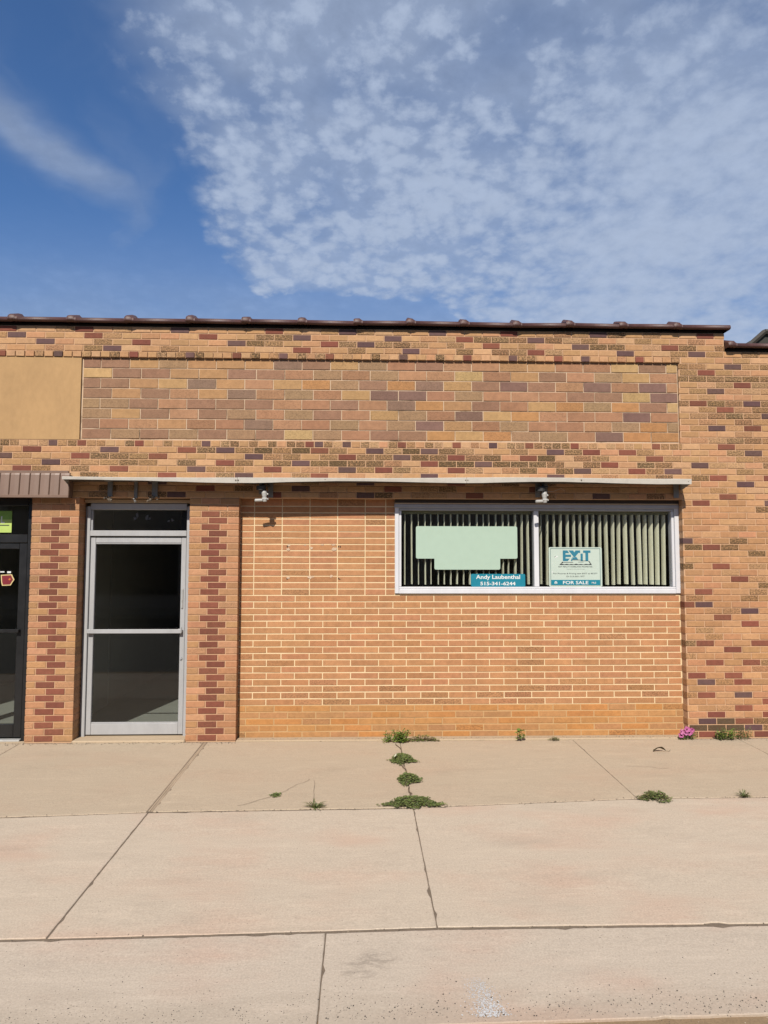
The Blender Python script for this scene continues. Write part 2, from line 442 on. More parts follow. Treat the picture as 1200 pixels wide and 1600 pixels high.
def mott(X, c):
    """how fire-flashed a brick is, by place"""
    r = random.random()
    if 42 <= c <= 44 and -1.7 < X < 2.2 and r < .62: return random.uniform(.6, 1.25)
    if 41 <= c <= 45: p = .72 if -1.6 < X < 2.8 else .40
    elif c in (60, 61, 62): p = .50 if X > -1.5 else .25
    elif c in (0, 1, 2): p = .55
    elif X > XPIER and 40 < c < 59: p = .75
    elif X > XPIER: p = .22
    else: p = .22
    if r < p: return random.uniform(.35, 1.0)
    return random.uniform(0, .12)


def brick(key, name, x0, x1, z0, z1, y, depth, col, al):
    ITEMS.append(dict(key=key, name=name, w=x1-x0, h=z1-z0, x=(x0+x1)/2, z=(z0+z1)/2, y=y, d=depth, col=lo(col)+(al,)))


def kind_brick(key, typ, x0, x1, c, y=0.0, depth=.028):
    nm, pal = PAL[typ]; X = (x0+x1)/2
    if typ == 't' and c < 37: pal = TANP if X < 0 else TANO
    a = mott(X, c) if typ == 't' else (random.uniform(.5, .9) if typ == 'd' else random.choice((0, 0, .1, .35)))
    if typ == 'r' and X < -1.2 and c < 37: a = random.choice((.05, .15, .3))
    if typ == 't' and X < -1.2 and c < 34: a = random.choice((0, .05, .1, .3))
    if x1-x0 < .14 and nm == 'brick' and c in (45, 59): nm = 'header_brick'
    brick(key, nm, x0, x1, cz(c)+J/2, cz(c+1)-J/2, y, depth, jit(random.choice(pal)), a)


ACC = {63: '14.5r 135r 284p 429r 543p 684p 797r 936p 1103r', 62: '29p 150r 328r 472p 614p 725r 836p', 61: '72p 222r 370p 515r 572p 771r 910p 1050r',
       60: '176p 470r 640p 837r 978p 1091p', 59: '3r 92p 210r 298p 371r 444p 517r 629p 729r 798p 871r 914p 999r',
       45: '82p 127r 218r 323p 484r 499p 542p 628r 714r 771p 828r 900r 1026r 1141r', 44: '50r 173p 295r 354p 500r 587p 672p 871p 927r 983r 1177p',
       43: '3p 127r 249r 398p 544r 630p 716r 829r 1027r', 42: '81p 356r 473p 673r 757p 955r 1096p', 41: '35r 190r 310p 429r 546p 602r 715r 912p 996r 1052p',
       40: '263r 380p 497r 670p 867p 1120r 1197r', 39: '240p 580p 700r 1165p', 38: '330r 455p 610r 845r', 37: '275p 420r 567p 750r 930p 1136r', 58: '1143p', 57: '1102r', 55: '1159r', 54: '1118p', 52: '1089r 1177p', 51: '1133r',
       50: '1200p', 48: '1119p 1176r', 36: '1093r 1199p', 30: '1069p', 29: '1108r', 26: '1126r', 24: '1157r', 22: '1098r', 20: '1074r 1098p', 19: '1173p', 18: '1129r',
       17: '1174r', 14: '1101r 1187r', 13: '1144r', 11: '1116r 1174r', 9: '1085r 1146r', 8: '1103p 1161r', 6: '1104r 1163p', 5: '1207r', 4: '1163r',
       3: '1120r 1205r', 2: '1105p 1134d 1163r', 1: '1089d 1122d 1150d 1179p', 0: '1100r 1190r'}


def acc_at(c):
    """where the coloured bricks of a course lie, in metres along the wall"""
    out = []
    for s in ACC.get(c, '').split():
        x, t = float(s[:-1]), s[-1]; lo, hi = -6.0, 6.0
        for _ in range(30):
            mid = (lo+hi)/2
            if px(mid, 0, cz(c+.5))[0] < x: lo = mid
            else: hi = mid
        out.append((lo, t))
    return out


def drift(X): return .28*math.exp(-((X+.8)/2.2)**2)-.05


def course(key, c, xa, xb, header=False, y=0.0, edge_depth=None):
    pit = BW/2 if header else BW
    if header: ph = .47 if c == 59 else None
    acc = acc_at(c); k = math.floor(xa/pit)-2
    def ctr(k):
        X = k*pit
        if header: return (k+(.47 if c == 59 else .15+drift(X)))*pit
        return (k+drift(X)+(0 if c % 2 else .5))*pit
    while True:
        m0, m1, m2 = ctr(k-1), ctr(k), ctr(k+1)
        x0, x1 = (m0+m1)/2+J/2, (m1+m2)/2-J/2
        k += 1
        if x0 > xb: break
        if x1 < xa+.012 or x0 > xb-.012: continue
        typ = 't'
        for X, t in acc:
            if abs(X-m1) < pit*.5: typ = t
        if typ == 't' and not (-3.9 < m1 < 4.6) and random.random() < .12: typ = random.choice('rp')
        a, b = max(x0, xa), min(x1, xb)
        if b-a < .02: continue
        dep = .028
        if edge_depth and (abs(a-xa) < 1e-6 or abs(b-xb) < 1e-6): dep = edge_depth
        kind_brick(key, typ, a, b, c, y, dep)


for c in range(61, 64): course('par', c, XL, XSTEP, edge_depth=.2)
course('par', 60, XL, XR)
course('par', 59, XL, XPIER+.03, header=True, y=-.011); course('par', 59, XPIER+.04, XR)
for c in range(46, 59): course('pier', c, XPIER, XR)
course('band', 45, XL, XPIER+.02, header=True); course('pier', 45, XPIER+.03, XR)
for c in range(37, 45): course('band', c, XL, XR)
for c in range(0, 37):
    course('pier', c, XPIER, XR, edge_depth=.108)
    course('colX', c, XL, -5.2, edge_depth=.1)
    for key, xa, xb, first in (('colL', -3.53, -3.03, 33), ('colD', -1.855, -1.325, 34)):
        f = BW; h_ = xb-xa-2*f
        ws_ = [f, f, h_] if c % 2 else [h_, f, f]
        x = xa
        for i, wd in enumerate(ws_):
            a = xa if i == 0 else x+J/2; b = xb if i == 2 else x+wd-J/2
            kind_brick(key, 'r' if i == 1 and c <= first else 't', a, b, c, 0, .19 if (i == 2 and key == 'colL') or (i == 0 and key == 'colD') else (.108 if i in (0, 2) else .028)); x += wd

# the recessed wall of long bricks
IC, LW, LJ = .0695, .3035, .0105
LONG = [(.53, .255, .118), (.54, .268, .126), (.515, .250, .114), (.53, .248, .122), (.50, .242, .110)]
ORG = [(.55, .270, .100), (.53, .268, .108), (.56, .255, .086), (.49, .250, .108)]
for c in range(0, 37):
    z0, z1 = c*IC+LJ/2, (c+1)*IC-LJ/2
    if c >= 22: x0s, xb = -1.175-LW, WX0
    else: x0s, xb = (-1.026 if c % 2 else -1.172)-2*LW-(.07 if c < 5 else 0), XPIER+.001
    if c == 36: z1 = cz(37)-.002
    x = x0s
    while x < xb:
        a, b = max(x+LJ/2, -1.322), min(x+LW-LJ/2, xb-.002); 
        if c >= 22 and x > .0 and x < .1: b = min(b, .265-LJ/2)
        if b-a > .02:
            al = random.uniform(.2, .55) if random.random() < (.06 if c > 8 else (.42 if c in (5, 6, 7) else .16)) else random.uniform(0, .1)
            brick('inf', 'long_brick', a, b, z0, z1, .110, .03, jit(random.choice(ORG if c < 5 else LONG), .06), al)
        if c >= 22 and 0 < x < .1:
            brick('inf', 'long_brick', .265+LJ/2, xb-.002, z0, z1, .110, .03, jit(random.choice(LONG)), 0.05); break
        x += LW

box('infill_base', M_MORTAR_O, B, -1.329, XPIER+.004, .1130, .30, -.30, .348)
# the frieze of big blocks, read off the wall row by row
FP = {'p': (.56, .365, .165), 't': (.475, .265, .125), 'k': (.46, .242, .132), 'm': (.345, .188, .116), 'g': (.300, .184, .128), 'd': (.240, .134, .104),
      'h': (.400, .245, .135), 'o': (.51, .255, .105), 'r': (.405, .205, .115), 'y': (.50, .300, .135)}
ROWS = ['mthtttgmyhrmkkttrrpm', 'pmmttmmkhrhkkprtmkhyk', 'mtygtkyohmogymdmkdrd', 'mtmktgkhryddrhkkrmmpd',
        'hmkmmmkrmrgotmryohom', 'htmkmhkhmkyhrdyokrkdr', 'rktrrgkrhkhdtrhrrkho', 'mhmhmhmphrmmoyohhrdoo']
HALF = [('m', 'p'), None, ('m', 'k'), None, ('h', 'p'), None, ('m', 'h'), None]
FX0, FX1 = -3.052, XPIER-.004; FL = (FX1-FX0-.012)/21; FH = (FZ1-.004-FZ0)/8
for i, row in enumerate(ROWS):
    z1 = FZ1-.004-i*FH-.004; z0 = z1-FH+.0095; seq = []
    if HALF[i]:
        x = FX0+.012; seq.append((x, x+FL*.60, HALF[i][0])); x += FL*.60
        for ch in row: seq.append((x, x+FL, ch)); x += FL
        seq.append((x, FX1, HALF[i][1]))
    else:
        x = FX0+.012
        for ch in row: seq.append((x, x+FL, ch)); x += FL
    for a, b, ch in seq:
        col = jit(FP[ch], .06)
        brick('frieze', 'frieze_brick', a+.0045+random.uniform(-.001, .001), min(b, FX1)-.0045, z0, z1, .0195+random.uniform(-.0015, .0015), .03, col, {'h': .28, 'g': .25, 'm': .15}.get(ch, random.choice((0, .05, .25))))

shape_cache = {}


def brick_shape(wd, h, d, var):
    """a brick with a softened, slightly uneven front; the back is open (it sits in the mortar)"""
    rnd = random.Random(int(wd*1000)*31+int(h*1000)*7+var); e = .0028
    def j(k=.0019): return rnd.uniform(-k, k)
    x, z = wd/2, h/2
    fr = [(-x+e+j(), j(.0008), -z+e+j()), (x-e+j(), j(.0008), -z+e+j()), (x-e+j(), j(.0008), z-e+j()), (-x+e+j(), j(.0008), z-e+j())]
    md = [(-x+j(.0006), e, -z+j(.0006)), (x+j(.0006), e, -z+j(.0006)), (x+j(.0006), e, z+j(.0006)), (-x+j(.0006), e, z+j(.0006))]
    bk = [(-x, d, -z), (x, d, -z), (x, d, z), (-x, d, z)]
    vs = fr+md+bk; fs = [(0, 1, 2, 3)]
    for i in range(4):
        n = (i+1) % 4
        fs += [(4+i, 4+n, n, i), (8+i, 8+n, 4+n, 4+i)]
    return vs, fs


def brick_mesh(wd, h, d, var, mat):
    key = (round(wd, 3), round(h, 4), d, var, mat.name)
    if key not in shape_cache:
        vs, fs = brick_shape(key[0], key[1], d, var)
        me = bpy.data.meshes.new('brick'); me.from_pydata(vs, [], fs); me.materials.append(mat); shape_cache[key] = me
    return shape_cache[key]


by = {}
for it in ITEMS: by.setdefault(it['name'], []).append(it)
for nm, lst in by.items():
    def rank(it):
        u, v = px(it['x'], it['y'], it['z']); hw = it['w']*72
        vis = 4-hw < u < 1196+hw-8 and v < 1600
        shaded = 36.6 < it['z']/C < 40.2 and it['name'] != 'long_brick'
        d = (it['x']**2+(DIST+it['y'])**2+(it['z']-EYE)**2)**.5
        return (0 if vis else 1, 1 if shaded else 0, -it['w']*it['h']/d**2)
    lst.sort(key=rank)
    mat, mats = (M_LONG, M_LONGS) if nm == 'long_brick' else (M_BRICK, M_BRICKS)
    for it in lst[:298]:
        o = bpy.data.objects.new(nm, brick_mesh(it['w'], it['h'], it['d'], random.randrange(6), mat))
        o.location = (it['x'], it['y']+random.uniform(-.0012, .0012), it['z']); o.rotation_euler = (random.uniform(-.006, .006), random.uniform(-.003, .003), random.uniform(-.006, .006))
        o.color = it['col']; COL.objects.link(o); o.parent = reg[it['key']]
    rest = lst[298:]
    if rest:
        mb = MB()
        for it in rest:
            vs, fs = brick_shape(it['w'], it['h'], it['d'], random.randrange(6)); dy = it['y']+random.uniform(-.0012, .0012)
            mb.add([(a+it['x'], b+dy, c_+it['z']) for a, b, c_ in vs], fs, it['col'])
        o = mb.build({'brick': 'brickwork', 'long_brick': 'long_brickwork'}.get(nm, nm+'work'), mats, B, attr=True); o['kind'] = 'stuff'

# shell, roof and rooms behind the front
for a_ in ((XL, XR, 9.0, 9.25, -.3, 4.2), (XL, XL+.25, .30, 8.999, -.3, 4.2), (XR-.25, XR, .32, 8.999, -.3, 4.2)): box('side_wall', M_DARK, B, *a_)
box('roof', M_ROOF, B, XL+.25, XR-.25, .30, 9.0, 3.95, 4.15)
box('interior_floor', M_FLOOR, B, XL+.25, XR-.25, .205, 9.0, -.28, .010)
box('interior_ceiling', M_DARK, B, XL+.25, XR-.25, .30, 9.0, 2.9, 3.0)
for a_ in ((-1.60, -1.45, .32, 8.9), (-3.42, -3.32, .32, 1.83), (-5.2, -3.321, 5.4, 5.5), (-3.319, -1.602, 6.2, 6.3), (-1.449, 5.4, 4.2, 4.3), (-3.40, -3.33, 1.90, 5.39)):
    box('partition_wall', M_INNER, B, *a_, .011, 2.899)

# ---- clay coping along the parapet, tile by tile
def coping(xs, zb):
    prof = [(-.045, .0), (-.062, .003), (-.073, .010), (-.0765, .020), (-.0735, .036), (-.0685, .050), (-.060, .058), (-.045, .064), (.02, .085), (.11, .115), (.20, .085), (.28, .055), (.335, .04), (.335, .0)]
    for i in range(len(xs)-1):
        a, b = xs[i], xs[i+1]; mb = MB()
        dz_ = random.uniform(-.004, .004); sk_ = random.uniform(-.004, .004)
        def ring(X, sy_=1, sz_=1): return [(X, (y-.13)*sy_+.13, zb+(z*.86*sz_)+dz_+sk_*(X-(a+b)/2)/(b-a)*2) for y, z in prof]
        n = len(prof); vs = ring(a+.012)+ring(b-.01)
        mb.add(vs, [(k, k+1, n+k+1, n+k) for k in range(n-1)]+[tuple(range(n)), tuple(reversed(range(n, 2*n)))])
        # bell end that laps the next tile
        r = [ring(a-.055, 1.04, 1.1), ring(a-.046, 1.07, 1.30), ring(a-.03, 1.09, 1.38+random.uniform(-.10, .10)), ring(a+.012, 1.085, 1.36), ring(a+.030, 1.04, 1.15), ring(a+.048, 1.005, 1.02)]
        vs = [p for q_ in r for p in q_]
        mb.add(vs, [(j_*n+k, j_*n+k+1, (j_+1)*n+k+1, (j_+1)*n+k) for j_ in range(5) for k in range(n-1)]+[tuple(range(n)), tuple(reversed(range(5*n, 6*n)))])
        o = mb.build('coping_tile', M_COPING, B, smooth=True)
        o.data.polygons.foreach_set('use_smooth', [len(p.vertices) < 6 and p.area > 0 for p in o.data.polygons])


def xat(x, z):
    lo, hi = -7.0, 7.0
    for _ in range(40):
        mid = (lo+hi)/2
        if px(mid, -.07, z)[0] < x: lo = mid
        else: hi = mid
    return lo


ZC = cz(64)+.024
cx = [xat(x, ZC+.03) for x in (20, 112, 202, 298, 385, 473, 560, 643, 727, 809, 892, 975, 1060, 1143)]
coping([cx[0]-1.9, cx[0]-1.26, cx[0]-.63]+cx, ZC)
ZC2 = cz(61)+.028
c2 = xat(1141, ZC2+.03)+.03
coping([c2, c2+.66, c2+1.28, 5.75], ZC2)
bed = MB(); bed.box(XL, XSTEP-.002, .02, .30, cz(64), ZC+.002); bed.box(XSTEP+.004, XR, .02, .30, cz(61), ZC2+.002)
bed.build('coping_shade_bed', plain('shade dark bedding', (.05, .035, .025), .95, 0, .3, 20, .3), B)  # near-black colour paints the shade under the tile lip

# ---- shop door in aluminium
def frame_bar(name, parent, mat, x0, x1, y0, y1, z0, z1, b=.004): return box(name, mat, parent, x0, x1, y0, y1, z0, z1, b=b)


DY = .185
df = bpy.data.objects.new('door_frame', None); COL.objects.link(df); df.parent = B
frame_bar('jamb', df, M_ALUD, -3.028, -3.004, DY-.005, DY+.10, .012, 2.50); frame_bar('jamb', df, M_DOORALU, -3.003, -2.968, DY-.03, DY+.08, .012, 2.50)
frame_bar('jamb', df, M_DOORALU, -1.920, -1.858, DY-.03, DY+.08, .012, 2.50)
frame_bar('frame_head', df, M_DOORALU, -2.967, -1.921, DY-.034, DY+.08, 2.463, 2.532); frame_bar('transom_bar', df, M_DOORALU, -2.967, -1.921, DY-.034, DY+.08, 2.172, 2.234)
frame_bar('head_strip', df, M_SILL, -3.026, -1.857, DY-.055, DY+.10, 2.537, 2.575)
frame_bar('glazing_bead', df, M_ALUD, -2.966, -2.948, DY-.012, DY+.02, 2.235, 2.462, .002)
box('transom_pane', M_GLASSD, df, -2.966, -1.922, DY+.022, DY+.028, 2.235, 2.462)
box('door_sill', M_SILL, B, -3.033, -1.853, -.030, .30, -.12, .020, b=.012)
dr = bpy.data.objects.new('door', None); COL.objects.link(dr); dr.parent = B
dx0, dx1 = -2.962, -1.926
frame_bar('stile', dr, M_DOORALU, dx0, dx0+.052, DY-.012, DY+.033, .034, 2.158); frame_bar('stile', dr, M_DOORALU, dx1-.052, dx1, DY-.012, DY+.033, .034, 2.158)
frame_bar('rail', dr, M_DOORALU, dx0+.053, dx1-.053, DY-.010, DY+.031, 2.098, 2.158); frame_bar('rail', dr, M_DOORALU, dx0+.053, dx1-.053, DY-.010, DY+.031, .034, .152)
frame_bar('bead', dr, M_DOORALU, dx0+.054, dx1-.054, DY-.004, DY+.02, 2.086, 2.097, .002); frame_bar('bead', dr, M_DOORALU, dx0+.054, dx1-.054, DY-.004, DY+.02, .153, .164, .002)
box('pane', M_GLASSD, dr, dx0+.053, dx1-.053, DY+.008, DY+.014, .165, 2.085)
pb_ = MB(); pb_.box(dx0-.004, dx1-.030, DY-.062, DY-.048, 1.118, 1.164, .004)
for X in (dx0+.02, dx1-.050): pb_.box(X-.012, X+.012, DY-.047, DY-.013, 1.116, 1.166, .003)
pb_.box(dx1-.034, dx1-.022, DY-.062, DY-.045, 1.118, 1.185, .003)
pb_.build('push_bar', M_DOORALU, dr)
hd = MB(); hd.box(dx1-.042, dx1-.022, DY-.024, DY-.0125, 1.385, 1.600, .004)
hd.build('pull_plate', plain('bright lock plate', (.70, .70, .68), .3, .4, .06, 20), dr)
lk = MB(); lk.tube([(dx1-.034, DY-.0125, .845), (dx1-.034, DY-.024, .845)], [.016, .014], 14); lk.tube([(dx1-.034, DY-.0245, .840), (dx1-.034, DY-.026, .840)], .006, 8)
lk.build('lock_cylinder', M_ALUD, dr)

# ---- shop window
wf = bpy.data.objects.new('shop_window', None); COL.objects.link(wf); wf.parent = B
WY = .088
frame_bar('frame_jamb', wf, M_ALU, WX0, WX0+.044, WY, WY+.12, WZ0+.005, 2.505); frame_bar('frame_jamb', wf, M_ALU, WX1-.050, WX1-.002, WY, WY+.12, WZ0+.005, 2.505)
frame_bar('inner_jamb', wf, M_ALU, WX0+.045, WX0+.072, WY+.016, WY+.11, 1.622, 2.462); frame_bar('inner_jamb', wf, M_ALU, WX1-.079, WX1-.051, WY+.016, WY+.11, 1.622, 2.462)
frame_bar('frame_head', wf, M_ALUD, WX0-.006, WX1-.002, WY-.012, WY+.12, 2.4885, 2.530, .005); frame_bar('inner_head', wf, M_ALUD, WX0+.045, WX1-.052, WY+.006, WY+.11, 2.462, 2.488, .003)  # head in a darker grey than the jambs, canopy shade put into its colour
frame_bar('head_strip', wf, M_SILL, WX0-.004, WX1-.010, WY-.016, WY+.12, 2.531, 2.544, .002)
frame_bar('sill', wf, M_ALU, WX0+.045, WX1-.051, WY-.004, WY+.12, 1.546, 1.598, .006); frame_bar('inner_sill', wf, M_ALU, WX0+.045, WX1-.051, WY+.008, WY+.11, 1.599, 1.621, .003)
frame_bar('mullion', wf, M_ALU, 1.908, 1.962, WY+.012, WY+.11, 1.622, 2.461)
box('pane', M_GLASS, wf, WX0+.072, 1.908, WY+.046, WY+.052, 1.621, 2.462); box('pane', M_GLASS, wf, 1.962, WX1-.079, WY+.046, WY+.052, 1.621, 2.462)
cl = MB()
x = WX1+.001
for k in range(46):
    z = WZ0+.02+k*.0205+random.uniform(-.004, .004); s_ = random.uniform(.004, .011)
    cl.box(WX1-.006, WX1+random.uniform(-.001, .004), WY+.004-s_*.4, WY+.02, z-s_, z+s_, .003)
cl.build('caulking', plain('old white caulking', (.60, .52, .44), .9, 0, .3, 40, .4), wf)

box('lintel', plain('dark steel lintel', (.035, .025, .02), .8, 0, .3, 20, .2), B, WX0, XPIER+.003, .078, .30, 2.5455, cz(37)+.001)
# old fixings and pulled-off mortar where a sign once hung
sc_ = MB(); ho = MB()
for X, Z, r in ((-.80, 2.03, .030), (-.795, 2.075, .030), (-.55, 2.045, .026), (-.62, 2.078, .018), (-.30, 2.035, .032), (-.31, 2.082, .030), (-.43, 2.082, .024), (-.80, 1.722, .022), (-.56, 1.729, .032), (-.53, 1.731, .018), (-.335, 1.735, .026)):
    n = 9; pts = []
    flatk = .45 if abs(Z-2.08) < .01 else .8
    for k in range(n):
        t = 2*math.pi*k/n; q_ = r*random.uniform(.45, 1.0); pts.append((X+q_*math.cos(t), Z+q_*math.sin(t)*flatk))
    sc_.prism(pts, .1072, .112)
for X, Z in ((-.815, 2.062), (-.255, 2.062), (-.235, 2.060), (-.815, 1.708), (-.255, 1.712), (-.24, 1.705)):
    ho.tube([(X, .108, Z), (X+.006, .1055, Z+.003)], [.008, .006], 7)
sc_.build('mortar_scar', plain('pale mortar smear', (.66, .48, .33), .95, 0, .2, 60, .3), B); ho.build('anchor_stub', plain('rusted anchor', (.06, .045, .035), .9, 0, .3, 50), B)

# concrete footing strip that shows under the recessed wall
ft = MB(); ft.box(-1.322, XPIER, -.022, .112, -.20, .012, .008)
ft.build('footing_strip', M_SILL, B)

# ---- black storefront next door, seen at the edge of the picture
sf = bpy.data.objects.new('storefront', None); COL.objects.link(sf); sf.parent = B
BY = .10
frame_bar('jamb', sf, M_BLACK, -3.612, -3.534, BY, BY+.11, -.01, 2.575); frame_bar('jamb', sf, M_BLACK, -5.196, -5.12, BY, BY+.11, -.01, 2.575)
frame_bar('frame_head', sf, M_BLACK, -5.119, -3.613, BY, BY+.11, 2.50, 2.575); frame_bar('transom_bar', sf, M_BLACK, -5.119, -3.613, BY, BY+.11, 2.097, 2.187)
box('transom_pane', M_GLASSD, sf, -5.119, -3.613, BY+.05, BY+.056, 2.187, 2.50)
frame_bar('jamb', sf, M_BLACK, -4.62, -4.56, BY, BY+.11, .0, 2.096); box('side_pane', M_GLASSD, sf, -5.119, -4.621, BY+.05, BY+.056, .0, 2.096)
box('door_threshold', plain('bright threshold', (.60, .60, .58), .4, .3, .1, 20), sf, -4.559, -3.613, BY-.03, BY+.11, -.02, .012, b=.004)
bd = bpy.data.objects.new('door', None); COL.objects.link(bd); bd.parent = B; bd['label'] = 'black framed glass door with a dark push bar'
frame_bar('stile', bd, M_BLACK, -3.700, -3.617, BY+.012, BY+.06, .03, 2.092); frame_bar('stile', bd, M_BLACK, -4.555, -4.472, BY+.012, BY+.06, .03, 2.092)
frame_bar('rail', bd, M_BLACK, -4.471, -3.701, BY+.014, BY+.058, 2.03, 2.092); frame_bar('rail', bd, M_BLACK, -4.471, -3.701, BY+.014, BY+.058, .03, .165)
box('pane', M_GLASSD, bd, -4.471, -3.701, BY+.034, BY+.040, .165, 2.03)
hb = MB(); hb.box(-4.50, -3.66, BY-.035, BY-.020, 1.135, 1.172, .004); hb.box(-3.69, -3.66, BY-.019, BY+.011, 1.137, 1.170, .002); hb.box(-4.50, -4.47, BY-.019, BY+.011, 1.137, 1.170, .002)
hb.build('push_bar', M_BLACK, bd)
box('door_sill', M_SILL, B, -5.199, -3.531, -.06, .099, -.15, -.006, b=.01)

# ------------------------------------------------------------------ grey canopy over door and window
CY, CZ = -.25, 2.782
can = empty('canopy', (0, 0, 2.8), 'long thin grey sheet metal canopy with wavy lip over door and window', 'canopy')
xs = [-3.118, -1.304, 1.110, 3.525]
def lip(X):
    d = .030
    for r_, w_ in ((-1.30, .75), (1.11, .7), (3.3, 1.2)): d += .028*math.exp(-((X-r_)/w_)**2)
    return d
def topz(X): return CZ-.007*math.sin((X+3.1)*.9)-.003*math.sin(X*2.3+1)+.002*(X/3.5)
for i in range(3):
    a, b = xs[i], xs[i+1]; mb = MB(); n = 14; th = .004; vs = []
    for k in range(n+1):
        X = a+(b-a)*k/n+(0.0015 if k == 0 else (-.0015 if k == n else 0)); zt = topz(X)+random.uniform(-.0008, .0008); zb = zt-lip(X)+random.uniform(-.0008, .0008)
        yw = CY+.004*math.sin(X*3.1)
        vs += [(X, -.001, zt+.016), (X, yw, zt), (X, yw-.010, zt-.006), (X, yw-.006, zb), (X, yw+.006, zb+.002), (X, yw+.012, zt-.012), (X, -.001, zt+.004)]
    fs = []
    for k in range(n):
        for q_ in range(7):
            q2 = (q_+1) % 7; fs.append((k*7+q_, (k+1)*7+q_, (k+1)*7+q2, k*7+q2))
    fs += [tuple(range(7)), tuple(reversed(range(n*7, n*7+7)))]
    mb.add(vs, fs); at(mb.build('canopy_sheet', M_CANOPY, can, loc=(0, 0, 0)), can)
sf_ = MB(); sf_.box(-3.10, 3.51, CY+.022, -.006, 2.752, 2.768); at(sf_.build('soffit', M_SOFFIT), can)
for X in (-1.32, -1.295, -.386, 1.098, 1.122, 2.336, 3.49):
    rv = MB(); z = topz(X)-lip(X)*.5; rv.tube([(X, CY-.006, z), (X, CY-.013, z)], [.008, .005], 8); at(rv.build('rivet', M_RUST), can)
def end_plate(X, t):
    mb = MB(); z = topz(X)
    vs = []
    for dx in (0, t): vs += [(X+dx, CY+.014, z-.012), (X+dx, CY+.014, z-lip(X)), (X+dx, -.04, z-.10), (X+dx, -.002, z-.10), (X+dx, -.002, z+.002)]
    mb.add(vs, [(0, 1, 2, 3, 4), (9, 8, 7, 6, 5)]+[(i, i+5, (i+1) % 5+5, (i+1) % 5) for i in range(5)])
    at(mb.build('end_plate', M_CANOPY), can)
end_plate(3.515, .004); end_plate(-3.112, .004)
def strap(X, wd, z0, z1, y=-.028, mat=M_STRAP):
    mb = MB(); mb.box(X-wd/2, X+wd/2, y, y+.006, z0, z1, .002); mb.box(X-wd/2, X+wd/2, -.20, y, z1-.006, z1, .002); at(mb.build('bracket', mat), can)
strap(-1.085, .050, 2.62, 2.765); strap(-.985, .055, 2.585, 2.765); strap(1.925, .055, 2.60, 2.768); strap(2.005, .055, 2.60, 2.768); strap(3.46, .06, 2.60, 2.77, -.03)

# broken lamp sockets left of the door and two white lamp holders
def lamp_holder(X, label):
    t = empty('lamp_holder', (X, -.14, 2.60), label, 'lamp holder', 'bare lamp holders under the canopy')
    L = []
    mb = MB(); mb.tube([(X-.03, -.14, 2.70), (X-.03, -.14, 2.655)], [.052, .052], 14); mb.box(X-.05, X+.05, -.16, -.02, 2.70, 2.712, .003); mb.tube([(X-.01, -.14, 2.74), (X-.01, -.14, 2.70)], .010, 8); L.append(mb.build('junction_box', plain('black box', (.03, .028, .026), .6, 0, .1, 20)))
    mb = MB(); mb.tube([(X+.005, -.145, 2.648), (X+.005, -.145, 2.625), (X+.007, -.146, 2.590), (X+.008, -.147, 2.572)], [.027, .031, .025, .020], 14); L.append(mb.build('socket', M_SOCKET, smooth=False))
    mb = MB(); mb.box(X-.018, X+.036, -.172, -.120, 2.552, 2.574, .004); mb.tube([(X+.01, -.146, 2.555), (X+.012, -.147, 2.532)], [.026, .020], 12); L.append(mb.build('swivel', M_SOCKET))
    mb = MB(); mb.tube([(X-.012, -.15, 2.548), (X-.05, -.156, 2.546), (X-.088, -.162, 2.544), (X-.094, -.163, 2.544)], [.016, .017, .017, .010], 12); L.append(mb.build('lamp_tube', M_SOCKET))
    mb = MB(); mb.tube([(X+.034, -.145, 2.615), (X+.046, -.15, 2.608)], [.010, .008], 8); mb.tube([(X+.04, -.15, 2.567), (X+.046, -.155, 2.553)], [.008, .006], 8); L.append(mb.build('set_screw', M_SOCKET))
    under(t, L); return t
lamp_holder(-1.040, 'white bare lamp holder under the canopy over the long brick wall')
t2 = lamp_holder(1.960, 'white bare lamp holder with loose wire above the shop window')
mb = MB(); mb.tube([(1.93, -.15, 2.66), (1.92, -.16, 2.675), (1.97, -.15, 2.655), (2.06, -.12, 2.655), (2.12, -.10, 2.675), (2.17, -.08, 2.695), (2.21, -.06, 2.668)], .0016, 5); at(mb.build('loose_wire', M_SOCKET), t2)
for X, wd, lab, small in ((-2.700, .050, 'corroded strap and socket stub above the door, left of three', 0), (-2.425, .034, 'short empty strap above the middle of the door', 1), (-2.225, .060, 'corroded wide strap and socket stub above the right of the door', 0)):
    t = empty('strap_hanger', (X, -.03, 2.66), lab, 'bracket', 'old lamp hangers above the door'); L = []
    mb = MB(); mb.box(X-wd/2, X+wd/2, -.034, -.006, 2.575 if small else 2.59, 2.765, .003); mb.box(X-wd*.75, X+wd*.5, -.10, -.035, 2.748, 2.762, .003); L.append(mb.build('strap', M_STRAP))
    mb = MB()
    for k in range(3 if small else 9):
        a = random.uniform(-1, 1)*wd*(.5 if small else 1.0); z = 2.565+random.uniform(-.03, .02); q_ = random.uniform(.008, .016)
        mb.tube([(X+a, -.06, z), (X+a+random.uniform(-.012, .012), -.075, z+random.uniform(-.012, .02))], [q_, q_*.6], 6)
    L.append(mb.build('socket_stub', M_RUST if not small else M_STRAP)); under(t, L)

